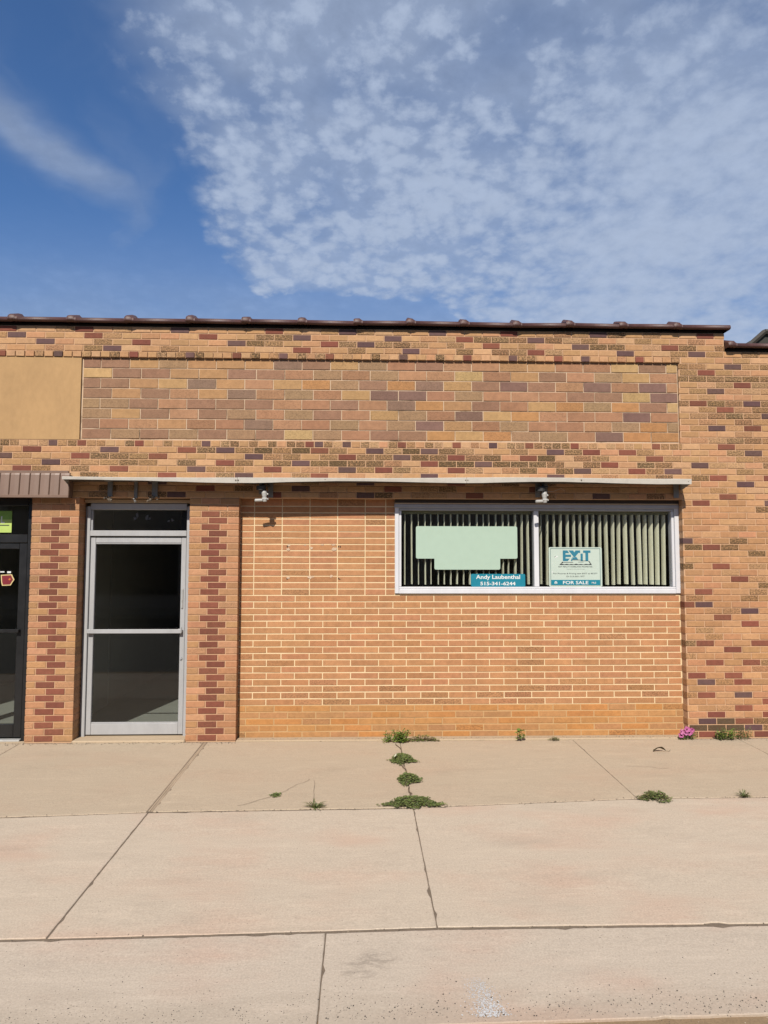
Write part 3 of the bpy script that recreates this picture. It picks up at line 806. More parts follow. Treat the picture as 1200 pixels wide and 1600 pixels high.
# ------------------------------------------------------------------ brown awning next door
aw = empty('awning', (-4.4, 0, 2.7), 'brown metal panel awning over the black glass door at the left', 'awning'); L = []
ax1 = -3.098; pitch = .1043
fl = MB(); fl.box(XL, -3.15, -.022, -.002, 2.835, 2.868, .003); L.append(fl.build('flashing', M_BROWN))
bk = MB(); bk.box(XL, ax1-.012, -.088, -.004, 2.60, 2.815); L.append(bk.build('backing', plain('awning underside', (.05, .04, .035), .8)))
for k in range(25):
    x1 = ax1-k*pitch; x0 = x1-pitch+.004
    if x0 < XL: break
    mb = MB(); n = 5
    prof = [(-.086, 2.836), (-.098, 2.830), (-.104, 2.812), (-.122, 2.596)]
    rows = []
    for y, z in prof:
        rows.append([(x0, y+.006, z), (x0+.006, y-.002, z), (x0+.05, y-.004, z), (x1-.006, y-.002, z), (x1, y+.006, z)])
    vs = [p for r_ in rows for p in r_]
    nb = len(vs); vs += [(p[0], p[1]+.012, p[2]) for p in vs[:]]
    fs = [(j_*5+i, (j_)*5+i+1, (j_+1)*5+i+1, (j_+1)*5+i)[::-1] for j_ in range(3) for i in range(4)]
    rim = [0, 1, 2, 3, 4, 9, 14, 19, 18, 17, 16, 15, 10, 5]
    fs += [(rim[i], rim[(i+1) % 14], rim[(i+1) % 14]+nb, rim[i]+nb) for i in range(14)]
    mb.add(vs, fs); L.append(mb.build('panel', M_BROWN))
hm = MB(); hm.box(XL, ax1+.002, -.134, -.104, 2.566, 2.598, .004); L.append(hm.build('hem', M_BROWN))
ec = MB(); ec.box(ax1-.010, ax1-.003, -.102, -.004, 2.57, 2.80, .002); L.append(ec.build('end_cap', M_BROWN))
under(aw, L)

# ------------------------------------------------------------------ blinds behind the window
def blind(xa, xb, n, ang, label):
    t = empty('vertical_blind', ((xa+xb)/2, .20, 1.65), label, 'blind', 'vertical blinds in the shop window'); L = []
    L.append(box('headrail', M_RAIL, None, xa+.008, xb-.004, .175, .235, 2.428, 2.475, b=.004))
    for k in range(n):
        X = xa+.045+(xb-xa-.09)*k/(n-1)+random.uniform(-.006, .006); a = R(ang[0]+(ang[1]-ang[0])*k/(n-1)+random.uniform(-3, 3)); hw = .0405
        mb = MB(); vs = []; m_ = 4
        zt, zb = 2.426, 1.645+random.uniform(-.006, .006); sway = random.uniform(-.010, .010)
        for z, sx_ in ((zt, 0), (zb, sway)):
            for i in range(m_+1):
                u = -1+2*i/m_; bow = .0035*(1-u*u)
                lx, ly = u*hw, bow
                # width runs into the room; the left side faces the street a little
                vs.append((X+sx_-math.sin(a)*lx-math.cos(a)*ly, .205+math.cos(a)*lx-math.sin(a)*ly, z))
        o_ = len(vs); vs += [(p[0]+.0012, p[1], p[2]) for p in vs[:]]
        r_ = m_+1; fs = [(i, i+1, r_+i+1, r_+i) for i in range(m_)]+[(o_+r_+i, o_+r_+i+1, o_+i+1, o_+i) for i in range(m_)]
        fs += [(0, r_, o_+r_, o_), (m_, o_+m_, o_+r_+m_, r_+m_)]
        mb.add(vs, fs); L.append(mb.build('blind_slat', M_VANE))
    under(t, L)
blind(.440, 1.905, 20, (4, 5), 'khaki vertical blind nearly edge on behind the pale green overlay')
blind(1.965, 3.455, 20, (6, 12), 'khaki vertical blind turned half open behind the for sale sign')

# ------------------------------------------------------------------ signs
def rrect(x0, x1, z0, z1, r, n=4):
    pts = []
    for cx_, cz_, a0 in ((x1-r, z0+r, -90), (x1-r, z1-r, 0), (x0+r, z1-r, 90), (x0+r, z0+r, 180)):
        for k in range(n+1):
            t = R(a0+90*k/n); pts.append((cx_+r*math.cos(t), cz_+r*math.sin(t)))
    return pts


def lettering(text, x0, x1, z0, z1, y, mat, bold=0.0, name='lettering'):
    """flat print, stretched to the rectangle"""
    cu = bpy.data.curves.new('t', 'FONT'); cu.body = text; cu.size = 1; cu.offset = bold; cu.resolution_u = 3
    ob = bpy.data.objects.new('t', cu); COL.objects.link(ob)
    dg = bpy.context.evaluated_depsgraph_get(); me = bpy.data.meshes.new_from_object(ob.evaluated_get(dg))
    bpy.data.objects.remove(ob); bpy.data.curves.remove(cu)
    xs_ = [v.co.x for v in me.vertices]; ys_ = [v.co.y for v in me.vertices]
    ax, bx, ay, by_ = min(xs_), max(xs_), min(ys_), max(ys_)
    for v in me.vertices: v.co = ((x0+(v.co.x-ax)/(bx-ax)*(x1-x0)), y, (z0+(v.co.y-ay)/(by_-ay)*(z1-z0)))
    me.name = name; me.materials.clear(); me.materials.append(mat)
    o = bpy.data.objects.new(name, me); COL.objects.link(o); return o


TEAL = flat('teal print', (.010, .235, .33), .4); WHITE = flat('white print', (.80, .82, .80), .5); PALE = flat('pale green sheet', (.44, .58, .47), .6); INK = flat('black print', (.03, .035, .04), .5); BOARD = flat('pale sign board', (.56, .66, .58), .5)
SY = WY+.042          # just in front of the panes
t = empty('redaction_overlay', (1.16, SY, 1.81), 'large blank pale green stepped redaction overlay on the left window pane', 'sign')  # redaction overlay, built as a flat sheet on the pane
mb = MB()
r_ = .018
poly = rrect(.804, 1.534, 1.810, 1.95, r_)[:5]+[(1.534, 1.931)]+rrect(1.4, 1.727, 1.931, 2.289, r_)[:10]+rrect(.60, .9, 1.931, 2.289, r_)[10:]+[(.804, 1.931)]+rrect(.804, 1.0, 1.810, 1.95, r_)[15:]
mb.prism(poly, SY-.004, SY); at(mb.build('overlay_sheet', PALE), t)
t = empty('name_sign', (1.508, SY, 1.614), 'small teal name and phone number sign at foot of left window pane', 'sign'); L = []
mb = MB(); mb.prism(rrect(1.207, 1.809, 1.622, 1.763, .016), SY-.010, SY-.006); L.append(mb.build('sign_plate', TEAL))
L.append(lettering('Andy Laubenthal', 1.262, 1.752, 1.694, 1.752, SY-.0112, WHITE, .022)); L.append(lettering('515-341-6244', 1.310, 1.700, 1.638, 1.677, SY-.0112, WHITE, .022)); under(t, L)

t = empty('for_sale_sign', (2.368, SY, 1.622), 'white and teal for sale sign with logo at foot of right window pane', 'sign'); L = []
sx0, sx1, sz0, sz1 = 2.072, 2.665, 1.622, 2.059; YS = SY-.022
def su(u): return sx0+(u-85)/(1090-85)*(sx1-sx0)
def sv(v): return sz1-(v-85)/(830-85)*(sz1-sz0)
mb = MB(); mb.prism(rrect(sx0, sx1, sz0, sz1, .016), YS, YS+.006); L.append(mb.build('sign_board', BOARD))
mb = MB()
for u0, u1, v0, v1 in ((112, 1060, 106, 116), (112, 1060, 798, 806), (112, 122, 117, 797), (1050, 1060, 117, 797)): mb.prism([(su(u0), sv(v1)), (su(u1), sv(v1)), (su(u1), sv(v0)), (su(u0), sv(v0))], YS-.0012, YS-.0002)
L.append(mb.build('border_line', flat('grey green print', (.16, .25, .24))))
mb = MB(); mb.prism([(su(124), sv(796)), (su(1048), sv(796)), (su(1048), sv(700)), (su(124), sv(700))], YS-.0012, YS-.0002); L.append(mb.build('sale_band', TEAL))
L.append(lettering('FOR SALE', su(345), su(825), sv(782), sv(720), YS-.0022, WHITE, .018)); L.append(lettering('MLS', su(890), su(970), sv(770), sv(738), YS-.0022, WHITE, .015))
mb = MB(); mb.prism([(su(186), sv(772)), (su(236), sv(772)), (su(236), sv(742)), (su(211), sv(722)), (su(186), sv(742))], YS-.0022, YS-.0014)
L.append(mb.build('house_mark', WHITE))
mb = MB()
for v in (748, 760): mb.prism([(su(198), sv(v+6)), (su(224), sv(v+6)), (su(224), sv(v)), (su(198), sv(v))], YS-.0032, YS-.0024)
L.append(mb.build('house_mark_lines', TEAL))
mb = MB(); Yl = (YS-.0014, YS-.0003)
def pg(*pts): mb.prism([(su(u), sv(v)) for u, v in pts], *Yl)
pg((350, 346), (402, 346), (402, 146), (350, 146)); pg((403, 196), (470, 196), (440, 146), (403, 146)); pg((403, 268), (505, 268), (505, 226), (403, 226)); pg((403, 346), (440, 346), (480, 300), (403, 300))
pg((458, 146), (540, 245), (566, 290), (600, 245), (648, 190), (648, 146), (592, 146), (572, 182), (545, 146))
pg((528, 318), (640, 318), (600, 262), (566, 292), (536, 262)); pg((500, 346), (527, 346), (527, 300), (518, 290))
pg((686, 346), (728, 346), (728, 205), (686, 205)); pg((649, 190), (680, 190), (680, 146), (649, 146)); pg((735, 190), (875, 190), (875, 146), (735, 146)); pg((778, 346), (832, 346), (832, 191), (778, 191))
L.append(mb.build('logo', flat('logo blue print', (.020, .205, .305))))
mb = MB(); pg((275, 420), (900, 420), (860, 400), (840, 408), (780, 400), (742, 412), (690, 402), (640, 410), (600, 395), (560, 410), (500, 402), (470, 412), (420, 398), (380, 410), (330, 396))
for u0, u1, v0, v1 in ((330, 350, 360, 385), (345, 545, 366, 374), (520, 700, 322, 330), (640, 740, 362, 368), (700, 830, 338, 346)): pg((u0, v1), (u1, v1), (u1, v0), (u0, v0))
pg((830, 346), (850, 346), (895, 414), (880, 416)); pg((286, 416), (300, 416), (350, 362), (340, 360))
L.append(mb.build('skyline_mark', INK))
L.append(lettering('EXIT REALTY HOMELAND PROPERTIES', su(262), su(905), sv(464), sv(443), YS-.0012, INK, .012)); L.append(lettering('Independently Owned & Operated', su(410), su(760), sv(506), sv(492), YS-.0012, flat('grey print', (.22, .26, .25))))
L.append(lettering('For Pictures & Pricing text EXIT to 85377', su(165), su(1000), sv(600), sv(568), YS-.0012, INK, .004)); L.append(lettering('Or 515-265-1977', su(412), su(755), sv(648), sv(622), YS-.0012, INK, .004))
mb = MB()
for u, v, q_ in ((215, 275, 26), (245, 262, 20), (205, 262, 14), (145, 390, 9), (148, 555, 16)):
    pts = []
    for k in range(7):
        a = 2*math.pi*k/7; rr = q_*random.uniform(.4, 1.1); pts.append((su(u+rr*math.cos(a)), sv(v-rr*math.sin(a))))
    mb.prism(pts, *Yl)
L.append(mb.build('scuff', WHITE))
mb = MB()
for u in (255, 918): mb.tube([(su(u), YS-.001, sv(806)), (su(u), YS-.004, sv(806))], .004, 8)
L.append(mb.build('grommet', M_ALUD)); under(t, L)

t = empty('green_sticker', (-3.96, BY+.045, 2.208), 'lime green sticker with white mark in transom of black door', 'sign'); L = []
YB = BY+.044
mb = MB(); mb.prism([(-4.10, 2.208), (-3.809, 2.208), (-3.809, 2.35), (-4.10, 2.35)], YB, YB+.003); L.append(mb.build('sticker_base', flat('lime print', (.52, .68, .16))))
mb = MB(); mb.prism([(-4.10, 2.351), (-3.809, 2.351), (-3.809, 2.444), (-4.10, 2.444)], YB, YB+.003); L.append(mb.build('sticker_band', flat('leaf green print', (.22, .40, .05))))
mb = MB(); mb.prism([(-3.925, 2.385), (-3.912, 2.385), (-3.912, 2.325), (-3.885, 2.325), (-3.885, 2.310), (-3.925, 2.310)][::-1], YB-.0014, YB-.0004); L.append(mb.build('white_mark', WHITE))
mb = MB(); mb.prism([(-3.99, 2.282), (-3.835, 2.282), (-3.835, 2.292), (-3.99, 2.292)], YB-.0014, YB-.0004); L.append(mb.build('small_print', INK)); under(t, L)
t = empty('state_sticker', (-3.83, BY+.03, 1.62), 'small dark red state outline sticker on the glass of the black door', 'sign'); L = []
YD = BY+.028
def sh_(k, y, name, mat):
    cx_, cz_ = -3.828, 1.698
    pts = [(-.070, .052), (-.062, -.030), (-.052, -.066), (.040, -.062), (.052, -.040), (.078, .002), (.062, .030), (.050, .058)]
    m_ = MB(); m_.prism([(cx_+a*k, cz_+b*k) for a, b in pts], y, y+.0012); L.append(m_.build(name, mat))
sh_(1.0, YD, 'outline', flat('cream yellow print', (.72, .56, .26))); sh_(.82, YD-.002, 'red_field', flat('dark red print', (.22, .012, .022)))
mb = MB(); mb.prism([(-3.815, 1.700), (-3.80, 1.690), (-3.785, 1.702), (-3.80, 1.716)], YD-.0034, YD-.0022); L.append(mb.build('orange_mark', flat('orange print', (.62, .18, .03))))
mb = MB(); mb.prism([(-3.905, 1.775), (-3.86, 1.775), (-3.86, 1.788), (-3.905, 1.788)], YD, YD+.001); mb.prism([(-3.83, 1.768), (-3.79, 1.768), (-3.79, 1.788), (-3.83, 1.788)], YD, YD+.001); L.append(mb.build('small_print', WHITE)); under(t, L)
# irregular dull grey patches on the transom pane over the door
sc2 = MB()
for X, Z, q_ in ((-2.475, 2.405, .030), (-2.50, 2.365, .022), (-2.375, 2.385, .030), (-2.35, 2.37, .022), (-2.09, 2.35, .026), (-2.13, 2.34, .016)):
    pts = []
    for k in range(8):
        a = 2*math.pi*k/8; rr = q_*random.uniform(.3, 1.2); pts.append((X+rr*math.cos(a), Z+rr*math.sin(a)*1.1))
    sc2.prism(pts, DY+.0195, DY+.0215)
sc2.build('grey_patch', plain('dull grey patch', (.10, .10, .105), .9, 0, .5, 70), df)

# ------------------------------------------------------------------ ground
def gz(Y): return .015*Y
def slab(name, pts, mat, parent, j=.0022, dz=0.0):
    """concrete slab; the outline is walked in small steps so that its edges are uneven"""
    out = []
    n = len(pts)
    for i in range(n):
        a, b = Vector(pts[i]), Vector(pts[(i+1) % n]); m_ = max(2, int((b-a).length/.045)); nn = Vector((-(b-a).y, (b-a).x)).normalized()
        for k in range(m_): out.append(a+(b-a)*k/m_+(nn*(random.uniform(-j, j*.4)+(random.uniform(.004, .014) if random.random() < .05 else 0)) if k else Vector((0, 0))))
    c_ = sum(out, Vector((0, 0)))/len(out); N = len(out)
    ins = []
    for i, p in enumerate(out):
        t_ = (out[(i+1) % N]-out[i-1]).normalized(); nn = Vector((-t_.y, t_.x)); ins.append(p+nn*random.uniform(.003, .007))
    vs = [(p.x, p.y, gz(p.y)+dz) for p in ins]+[(p.x, p.y, gz(p.y)+dz-.0028) for p in out]+[(p.x, p.y, gz(p.y)+dz-.09) for p in out]
    fs = [tuple(range(N))]
    for i in range(N):
        k = (i+1) % N; fs += [(i, N+i, N+k, k), (N+i, 2*N+i, 2*N+k, N+k)]
    mb = MB(); mb.add(vs, fs); return mb.build(name, mat, parent)


M_C1 = concrete('old tan concrete', (.535, .43, .312), .25, .3, seed=1.3); M_C2 = concrete('walk concrete', (.605, .502, .390), .6, .35, seed=5.1); M_C3 = concrete('kerb concrete', (.59, .495, .395), .75, .9, True, seed=9.4)
sb = MB(); sb.add([(X, Y, z) for X in (-14, 14) for Y, z in ((-4.44, -.40), (0, -.40), (0, -.0065), (-4.44, gz(-4.44)-.0065))], [(0, 1, 2, 3)[::-1], (4, 5, 6, 7), (0, 1, 5, 4), (1, 2, 6, 5), (2, 3, 7, 6), (3, 0, 4, 7)])
sw = structure(sb.build('sidewalk', M_JOINT))
def mid_edge(X):
    P_ = [(-14, -2.20), (-2.72, -2.075), (-1.60, -1.99), (.41, -1.955), (2.26, -1.80), (3.35, -1.795), (14, -1.76)]
    for (a, b), (c_, d) in zip(P_, P_[1:]):
        if a <= X <= c_: return b+(d-b)*(X-a)/(c_-a)
def front_edge(X):
    P_ = [(-14, -3.80), (-1.9, -3.768), (-.55, -3.741), (.42, -3.712), (2.22, -3.724), (14, -3.74)]
    for (a, b), (c_, d) in zip(P_, P_[1:]):
        if a <= X <= c_: return b+(d-b)*(X-a)/(c_-a)
def row(xs_, back, front, mat, gap, dz):
    for a, b in zip(xs_, xs_[1:]):
        g0 = gap.get(a, .004); g1 = gap.get(b, .004); n = max(2, int((b-a)/.5))
        pts = [(a+g0, back(a)-.004)]
        pts += [(a+g0, front(a)+.004)]+[(a+(b-a)*k/n, front(a+(b-a)*k/n)+.004) for k in range(1, n)]+[(b-g1, front(b)+.004), (b-g1, back(b)-.004)]
        pts += [(a+(b-a)*k/n, back(a+(b-a)*k/n)-.004) for k in range(n-1, 0, -1)]
        slab('slab', pts, mat, sw, dz=dz+random.uniform(-.0015, .0015))
row([-13, -9.2, -5.4, -3.56, -1.635, .412, 2.265, 4.06, 5.95, 9.7, 13], lambda X: -.028 if X > -3.6 else -.028, mid_edge, M_C1, {-1.635: .026, 2.265: .003, 4.06: .003}, -.001)
row([-13, -7.6, -3.65, -1.64, .415, 4.35, 8.4, 13], lambda X: mid_edge(X)-.013, front_edge, M_C2, {-1.64: .005}, -.002)
row([-13, -6.4, -3.3, -.183, 2.95, 6.1, 13], lambda X: front_edge(X)-.022, lambda X: -4.464-.020*(1.75-X), M_C3, {-.183: .004}, -.0015)
fb = MB(); fb.add([(-1.661, -.03, -.004), (-1.609, -.03, -.004), (-1.609, -1.985, -.033), (-1.661, -1.985, -.033)], [(0, 3, 2, 1)])
fb_ = MB()
for dx in (-.021, -.002, .016): fb_.add([(-1.635+dx+sx_*.004+random.uniform(-.003, .003), y, gz(y)-.0015) for y in (-.03, -1.0, -1.985) for sx_ in (0, 1)], [(0, 2, 3, 1), (2, 4, 5, 3)])
fb_.build('joint_crack', M_JOINT, sw)
fb.build('joint_filler', M_FELT, sw)

# gutter pan and street
gp = MB(); gp.add([(-14, -4.40, -.0757), (14, -4.40, -.0757), (14, -5.05, -.12), (-14, -5.05, -.12)], [(0, 3, 2, 1)])
structure(gp.build('gutter', concrete('dirty gutter concrete', (.30, .205, .12), .2, 2.5, seed=4)))
st_ = MB(); st_.add([(-300, -5.05, -.12), (300, -5.05, -.12), (300, -17.5, -.20), (-300, -17.5, -.20)], [(0, 3, 2, 1)])
structure(st_.build('street', plain('asphalt', (.055, .053, .05), .9, 0, .3, 14, .4)))
gr = MB(); q_ = 400
gr.add([(-q_, -q_, -.45), (q_, -q_, -.45), (q_, q_, -.45), (-q_, q_, -.45)], [(0, 1, 2, 3)])
structure(gr.build('ground', plain('bare ground', (.16, .15, .09), .95, 0, .3, .4)))
fw_ = box('far_sidewalk', concrete('far walk', (.42, .36, .28), .2, .2, seed=7), None, -60, 60, -21, -17.5, -.42, -.07); structure(fw_)

# loose grit along the kerb
pm = MB()
for k in range(1100):
    X = random.uniform(-2.4, 2.8); Y = -4.45+abs(random.gauss(0, .10)) if random.random() < .92 else -random.uniform(3.75, 4.4); r = random.choice((.0018, .0022, .0026, .003, .0042)); z = gz(Y)-.0005
    if Y < -4.45: continue
    a = random.random()*6.28; vs = [(X+r*math.cos(a+k_*1.57)*random.uniform(.7, 1.5), Y+r*math.sin(a+k_*1.57)*random.uniform(.6, 1.2), z-.001) for k_ in range(4)]+[(X, Y, z+r*.9)]
    g_ = random.choice((.05, .08, .10, .13, .30)); pm.add(vs, [(0, 1, 4), (1, 2, 4), (2, 3, 4), (3, 0, 4)], (g_, g_*.88, g_*.74, 0))
for k in range(1500):
    X = random.uniform(-3.9, 4.6); r = random.choice((.0025, .003, .004, .006)); u = random.random()
    if u < .55: Y = (.06 if -1.3 < X < 3.5 else -.035)-abs(random.gauss(0, .035)); z = .012 if Y > -.022 else gz(Y)+.003
    elif u < .85: Y = mid_edge(X)-.006+random.gauss(0, .012); z = gz(Y)-.001
    else: Y = front_edge(X)-.008+random.gauss(0, .014); z = gz(Y)-.004
    if Y > .1: continue
    a = random.random()*6.28; vs = [(X+r*math.cos(a+k_*1.57)*random.uniform(.7, 1.8), Y+r*math.sin(a+k_*1.57)*random.uniform(.6, 1.2), z-.001) for k_ in range(4)]+[(X, Y, z+r*.8)]
    g_ = random.choice((.10, .16, .22, .30)); pm.add(vs, [(0, 1, 4), (1, 2, 4), (2, 3, 4), (3, 0, 4)], (g_, g_*.80, g_*.58, 0))
def tint_material(name, rough=.9, trans=0.0, vary=.25):
    m, t, p = material(name); v = t.put('ShaderNodeVertexColor', layer_name='tint'); g = t.put('ShaderNodeNewGeometry'); n = t.noise(g.outputs['Position'], 120, 3, .6)
    k = t.put('ShaderNodeVectorMath', operation='SCALE'); t.l.new(v.outputs['Color'], k.inputs[0]); t.l.new(t.m('MULTIPLY', t.m('MULTIPLY_ADD', n, vary*2, 1-vary), ALB), k.inputs['Scale'])
    t.l.new(k.outputs[0], p.inputs['Base Color']); p.inputs['Roughness'].default_value = rough; p.inputs['Specular IOR Level'].default_value = .3
    if trans:
        out = t.n['Material Output']; tr = t.put('ShaderNodeBsdfTranslucent'); t.l.new(k.outputs[0], tr.inputs[0]); mx = t.put('ShaderNodeMixShader'); mx.inputs[0].default_value = trans
        t.l.new(p.outputs[0], mx.inputs[1]); t.l.new(tr.outputs[0], mx.inputs[2]); t.l.new(mx.outputs[0], out.inputs[0])
    return m
M_GRIT = tint_material('grit'); M_LEAF = tint_material('leaf', .55, .3)
o = pm.build('gravel', M_GRIT, attr=True); o['kind'] = 'stuff'; o['label'] = 'dark grit scattered on the worn concrete along the kerb edge'

# worn white paint streak on the kerb strip
wp = MB()
for k in range(900):
    u = random.random()**.7; Y = -4.16-.29*u; X = .545+.03*u+random.gauss(0, .028+.012*u); r = random.uniform(.0012, .0042)*(.6+.6*u); z = gz(Y)+.0012
    if Y < -4.455: continue
    n_ = 6; wp.add([(X+r*math.cos(6.283*i/n_)*random.uniform(.5, 1.2), Y+r*1.3*math.sin(6.283*i/n_)*random.uniform(.5, 1.2), z) for i in range(n_)], [tuple(range(n_))])
o = wp.build('paint_flakes', plain('worn white paint', (.66, .66, .66), .85, 0, .3, 60), sw); o['kind'] = 'stuff'
# cracks near the middle of the walk
ck = MB()
def crack(pts, w_):
    for (a, b), (c_, d) in zip(pts, pts[1:]):
        n_ = Vector((-(d-b), c_-a)).normalized()*w_/2
        q4 = [(a+n_.x, b+n_.y), (a-n_.x, b-n_.y), (c_-n_.x, d-n_.y), (c_+n_.x, d+n_.y)]
        ck.add([(x_, y_, gz(y_)+.0056) for x_, y_ in q4], [(0, 1, 2, 3)])
def wander(p, q, n_, j):
    out = []
    for k in range(n_+1): out.append((p[0]+(q[0]-p[0])*k/n_+random.uniform(-j, j), p[1]+(q[1]-p[1])*k/n_+random.uniform(-j, j)))
    return out
crack(wander((-.98, -1.90), (-.70, -1.66), 7, .012), .004); crack(wander((-.70, -1.66), (-.44, -1.25), 8, .014), .003); crack(wander((-.40, -1.30), (-.37, -1.92), 7, .010), .0025)
crack(wander((2.5, -.95), (2.85, -1.05), 5, .02), .003)
ck.build('crack', M_JOINT, sw)

# ------------------------------------------------------------------ weeds
GREEN = [(.17, .225, .065), (.21, .265, .075), (.125, .165, .055), (.25, .29, .095), (.17, .17, .075)]
BRIGHT = [(.19, .29, .05), (.24, .34, .06), (.13, .21, .045), (.30, .34, .09)]
DRY = [(.26, .19, .10), (.19, .15, .08), (.15, .16, .06), (.32, .24, .13)]


def leaf(mb, p, d, up_, ln, wd, col):
    d = d.normalized(); s_ = d.cross(up_).normalized()*wd/2; nn = s_.cross(d).normalized()
    a = p; b = p+d*ln*.5+s_+nn*ln*.06; c_ = p+d*ln*.5-s_+nn*ln*.06; e = p+d*ln-nn*ln*.08; m0 = p+d*ln*.5
    mb.add([a, b, e, c_, m0], [(0, 4, 1), (0, 3, 4), (4, 2, 1), (4, 3, 2)], col+(0,))


def mat_weed(label, X, Y, rx, ry, h, n, pal, size=.014, shape=1.0, group=None, name='weed'):
    z0 = gz(Y)
    t = empty(name, (X, Y, z0), label, 'weed', group); f = MB(); s_ = MB()
    stems = max(6, n//35)
    for k in range(stems):
        a = random.random()*6.283; q_ = random.random()**.5
        ex, ey = X+rx*q_*math.cos(a), Y+ry*q_*math.sin(a); zz = z0+h*(1-q_**2)*.8+.007
        s_.tube([(X+random.uniform(-.15, .15)*rx, Y+random.uniform(-.15, .15)*ry, z0), ((X+ex)/2, (Y+ey)/2, zz+.004), (ex, ey, zz)], [.0022, .0016, .001], 5)
    ph = [random.uniform(0, 6.28) for _ in range(4)]
    for k in range(n*3):
        a = random.random()*6.283
        lim = 1+.22*math.sin(3*a+ph[0])+.16*math.sin(5*a+ph[1])+.10*math.sin(9*a+ph[2])
        q_ = random.random()**.5*lim*random.uniform(.85, 1.08)
        ca, sa = math.cos(a), math.sin(a)
        if shape < 1: ca = math.copysign(abs(ca)**shape, ca)
        p = Vector((X+rx*q_*ca, Y+ry*q_*sa*(1-.35*abs(ca)), z0+max(.010, h*(1-min(1, q_)**3)*random.uniform(.2, 1.25))))
        if p.y > -.012: p.y = -.012-random.random()*.02
        b = random.uniform(0, 6.283); d = Vector((math.cos(b), math.sin(b), random.uniform(-.15, .4)))
        leaf(f, p, d, Vector((random.uniform(-.35, .35), random.uniform(-.7, .1), 1)), size*random.uniform(.7, 1.4), size*random.uniform(.5, .85), jit(random.choice(pal), .2))
    L = [f.build('foliage', M_LEAF, attr=True), s_.build('stem', plain('weed stem', (.12, .085, .045), .8))]
    for o in L: o['kind'] = 'stuff' if o.name.startswith('foliage') else 'thing'
    under(t, L); return t


GRP = 'weeds in the pavement joints'
mat_weed('dry brownish weed along the wall right of the bright green weed', .66, -.045, .17, .035, .055, 150, DRY+BRIGHT[:2], .016, group=GRP)
m2 = mat_weed('flat green weed mat with a pale leaf, second from the wall', .398, -.72, .115, .17, .045, 420, GREEN, .019, group=GRP)
mb = MB(); mb.add([(.31, -.83, .05), (.335, -.80, .056), (.345, -.73, .058), (.325, -.76, .054)], [(0, 1, 2, 3)]); at(mb.build('pale_leaf', flat('pale leaf', (.75, .78, .60))), m2)
mat_weed('smaller flat green weed mat in the joint, third from the wall', .420, -1.31, .100, .15, .042, 340, GREEN, .019, group=GRP)
mat_weed('widest flat weed mat where the two pavement joints cross', .415, -1.885, .200, .125, .045, 600, GREEN, .019, .8, group=GRP)
mat_weed('green weed mat on the long joint at the right', 2.40, -1.82, .125, .105, .05, 330, GREEN+DRY[:1], .015, group=GRP)
mat_weed('tiny weed at the foot of the orange bricks near the middle', 2.06, -.05, .06, .03, .03, 40, DRY+GREEN, .014, group=GRP)
mat_weed('tiny single leaf weed in a crack left of the spiky tuft', -.70, -1.67, .035, .04, .02, 34, GREEN, .018, group=GRP)
sm = MB()
for p, q in (((.37, -.15), (.40, -.50)), ((.39, -.93), (.42, -1.12)), ((.42, -1.50), (.41, -1.78))):
    pts = wander(p, q, 5, .018); sm.tube([(a, b, gz(b)+.006+random.uniform(0, .01)) for a, b in pts], .0035, 5)
o = sm.build('creeping_stem', plain('runner stem', (.15, .10, .06), .85)); tag(o, 'thin brown runner stems linking the weed mats along the joint', 'weed stem')


def tuft(label, X, Y, n, ln, pal, spread=1.0, wd=.006):
    z0 = gz(Y); t = empty('grass_tuft', (X, Y, z0), label, 'grass tuft', 'spiky tufts in the long joint'); f = MB()
    for k in range(n):
        a = random.random()*6.283; L_ = ln*random.uniform(.5, 1.1); el = random.uniform(.15, 1.0)
        d = Vector((math.cos(a)*spread, math.sin(a)*spread*.8, el)).normalized(); p = Vector((X+random.uniform(-.02, .02), Y+random.uniform(-.015, .015), z0)); s_ = d.cross(Vector((0, 0, 1))).normalized()*wd/2
        m_ = p+d*L_*.6; e = p+d*L_+Vector((0, 0, -L_*.22))
        f.add([p-s_*.6, p+s_*.6, m_+s_, m_-s_, e], [(0, 1, 2, 3), (3, 2, 4)], jit(random.choice(pal), .2)+(0,))
    under(t, [f.build('blades', M_LEAF, attr=True)])
tuft('spiky grass tuft in the long joint left of the weed mats', -.36, -1.94, 46, .12, GREEN, 1.0, .008)
tuft('small grass tuft in the long joint at the far right', 3.16, -1.79, 46, .09, GREEN, .9, .006)


def sprout(label, X, Y, h, n, pal, size, wide):
    z0 = gz(Y); t = empty('leafy_sprout', (X, Y, z0), label, 'weed', GRP); f = MB(); s_ = MB(); stems = max(2, n//9)
    for k in range(stems):
        bx = X+random.uniform(-wide, wide)*.75; ex = bx+random.uniform(-wide, wide)*.35; ez = z0+h*random.uniform(.55, 1.0); s_.tube([(bx, Y, z0-.005), ((bx+ex)/2, Y-.008, (z0+ez)/2), (ex, Y-.01, ez)], [.003, .0025, .0015], 6)
        for i in range(n//stems):
            u = random.uniform(.10, 1.05); p = Vector((bx+(ex-bx)*u+random.uniform(-.012, .012), Y-.01-random.random()*.05, z0+(ez-z0)*u)); a = random.uniform(0, 6.283)
            d = Vector((math.cos(a), -abs(math.sin(a))*.8, random.uniform(-.1, .9))); leaf(f, p, d, Vector((random.uniform(-.5, .5), -.5, 1)), size*random.uniform(.7, 1.3), size*random.uniform(.45, .7), jit(random.choice(pal), .18))
    fo = f.build('foliage', M_LEAF, attr=True); fo['kind'] = 'stuff'; under(t, [fo, s_.build('stem', plain('green stem', (.09, .12, .03), .7))]); return t
sprout('single upright leafy sprout against the orange bricks below the window', 1.69, -.04, .14, 26, BRIGHT, .045, .030)
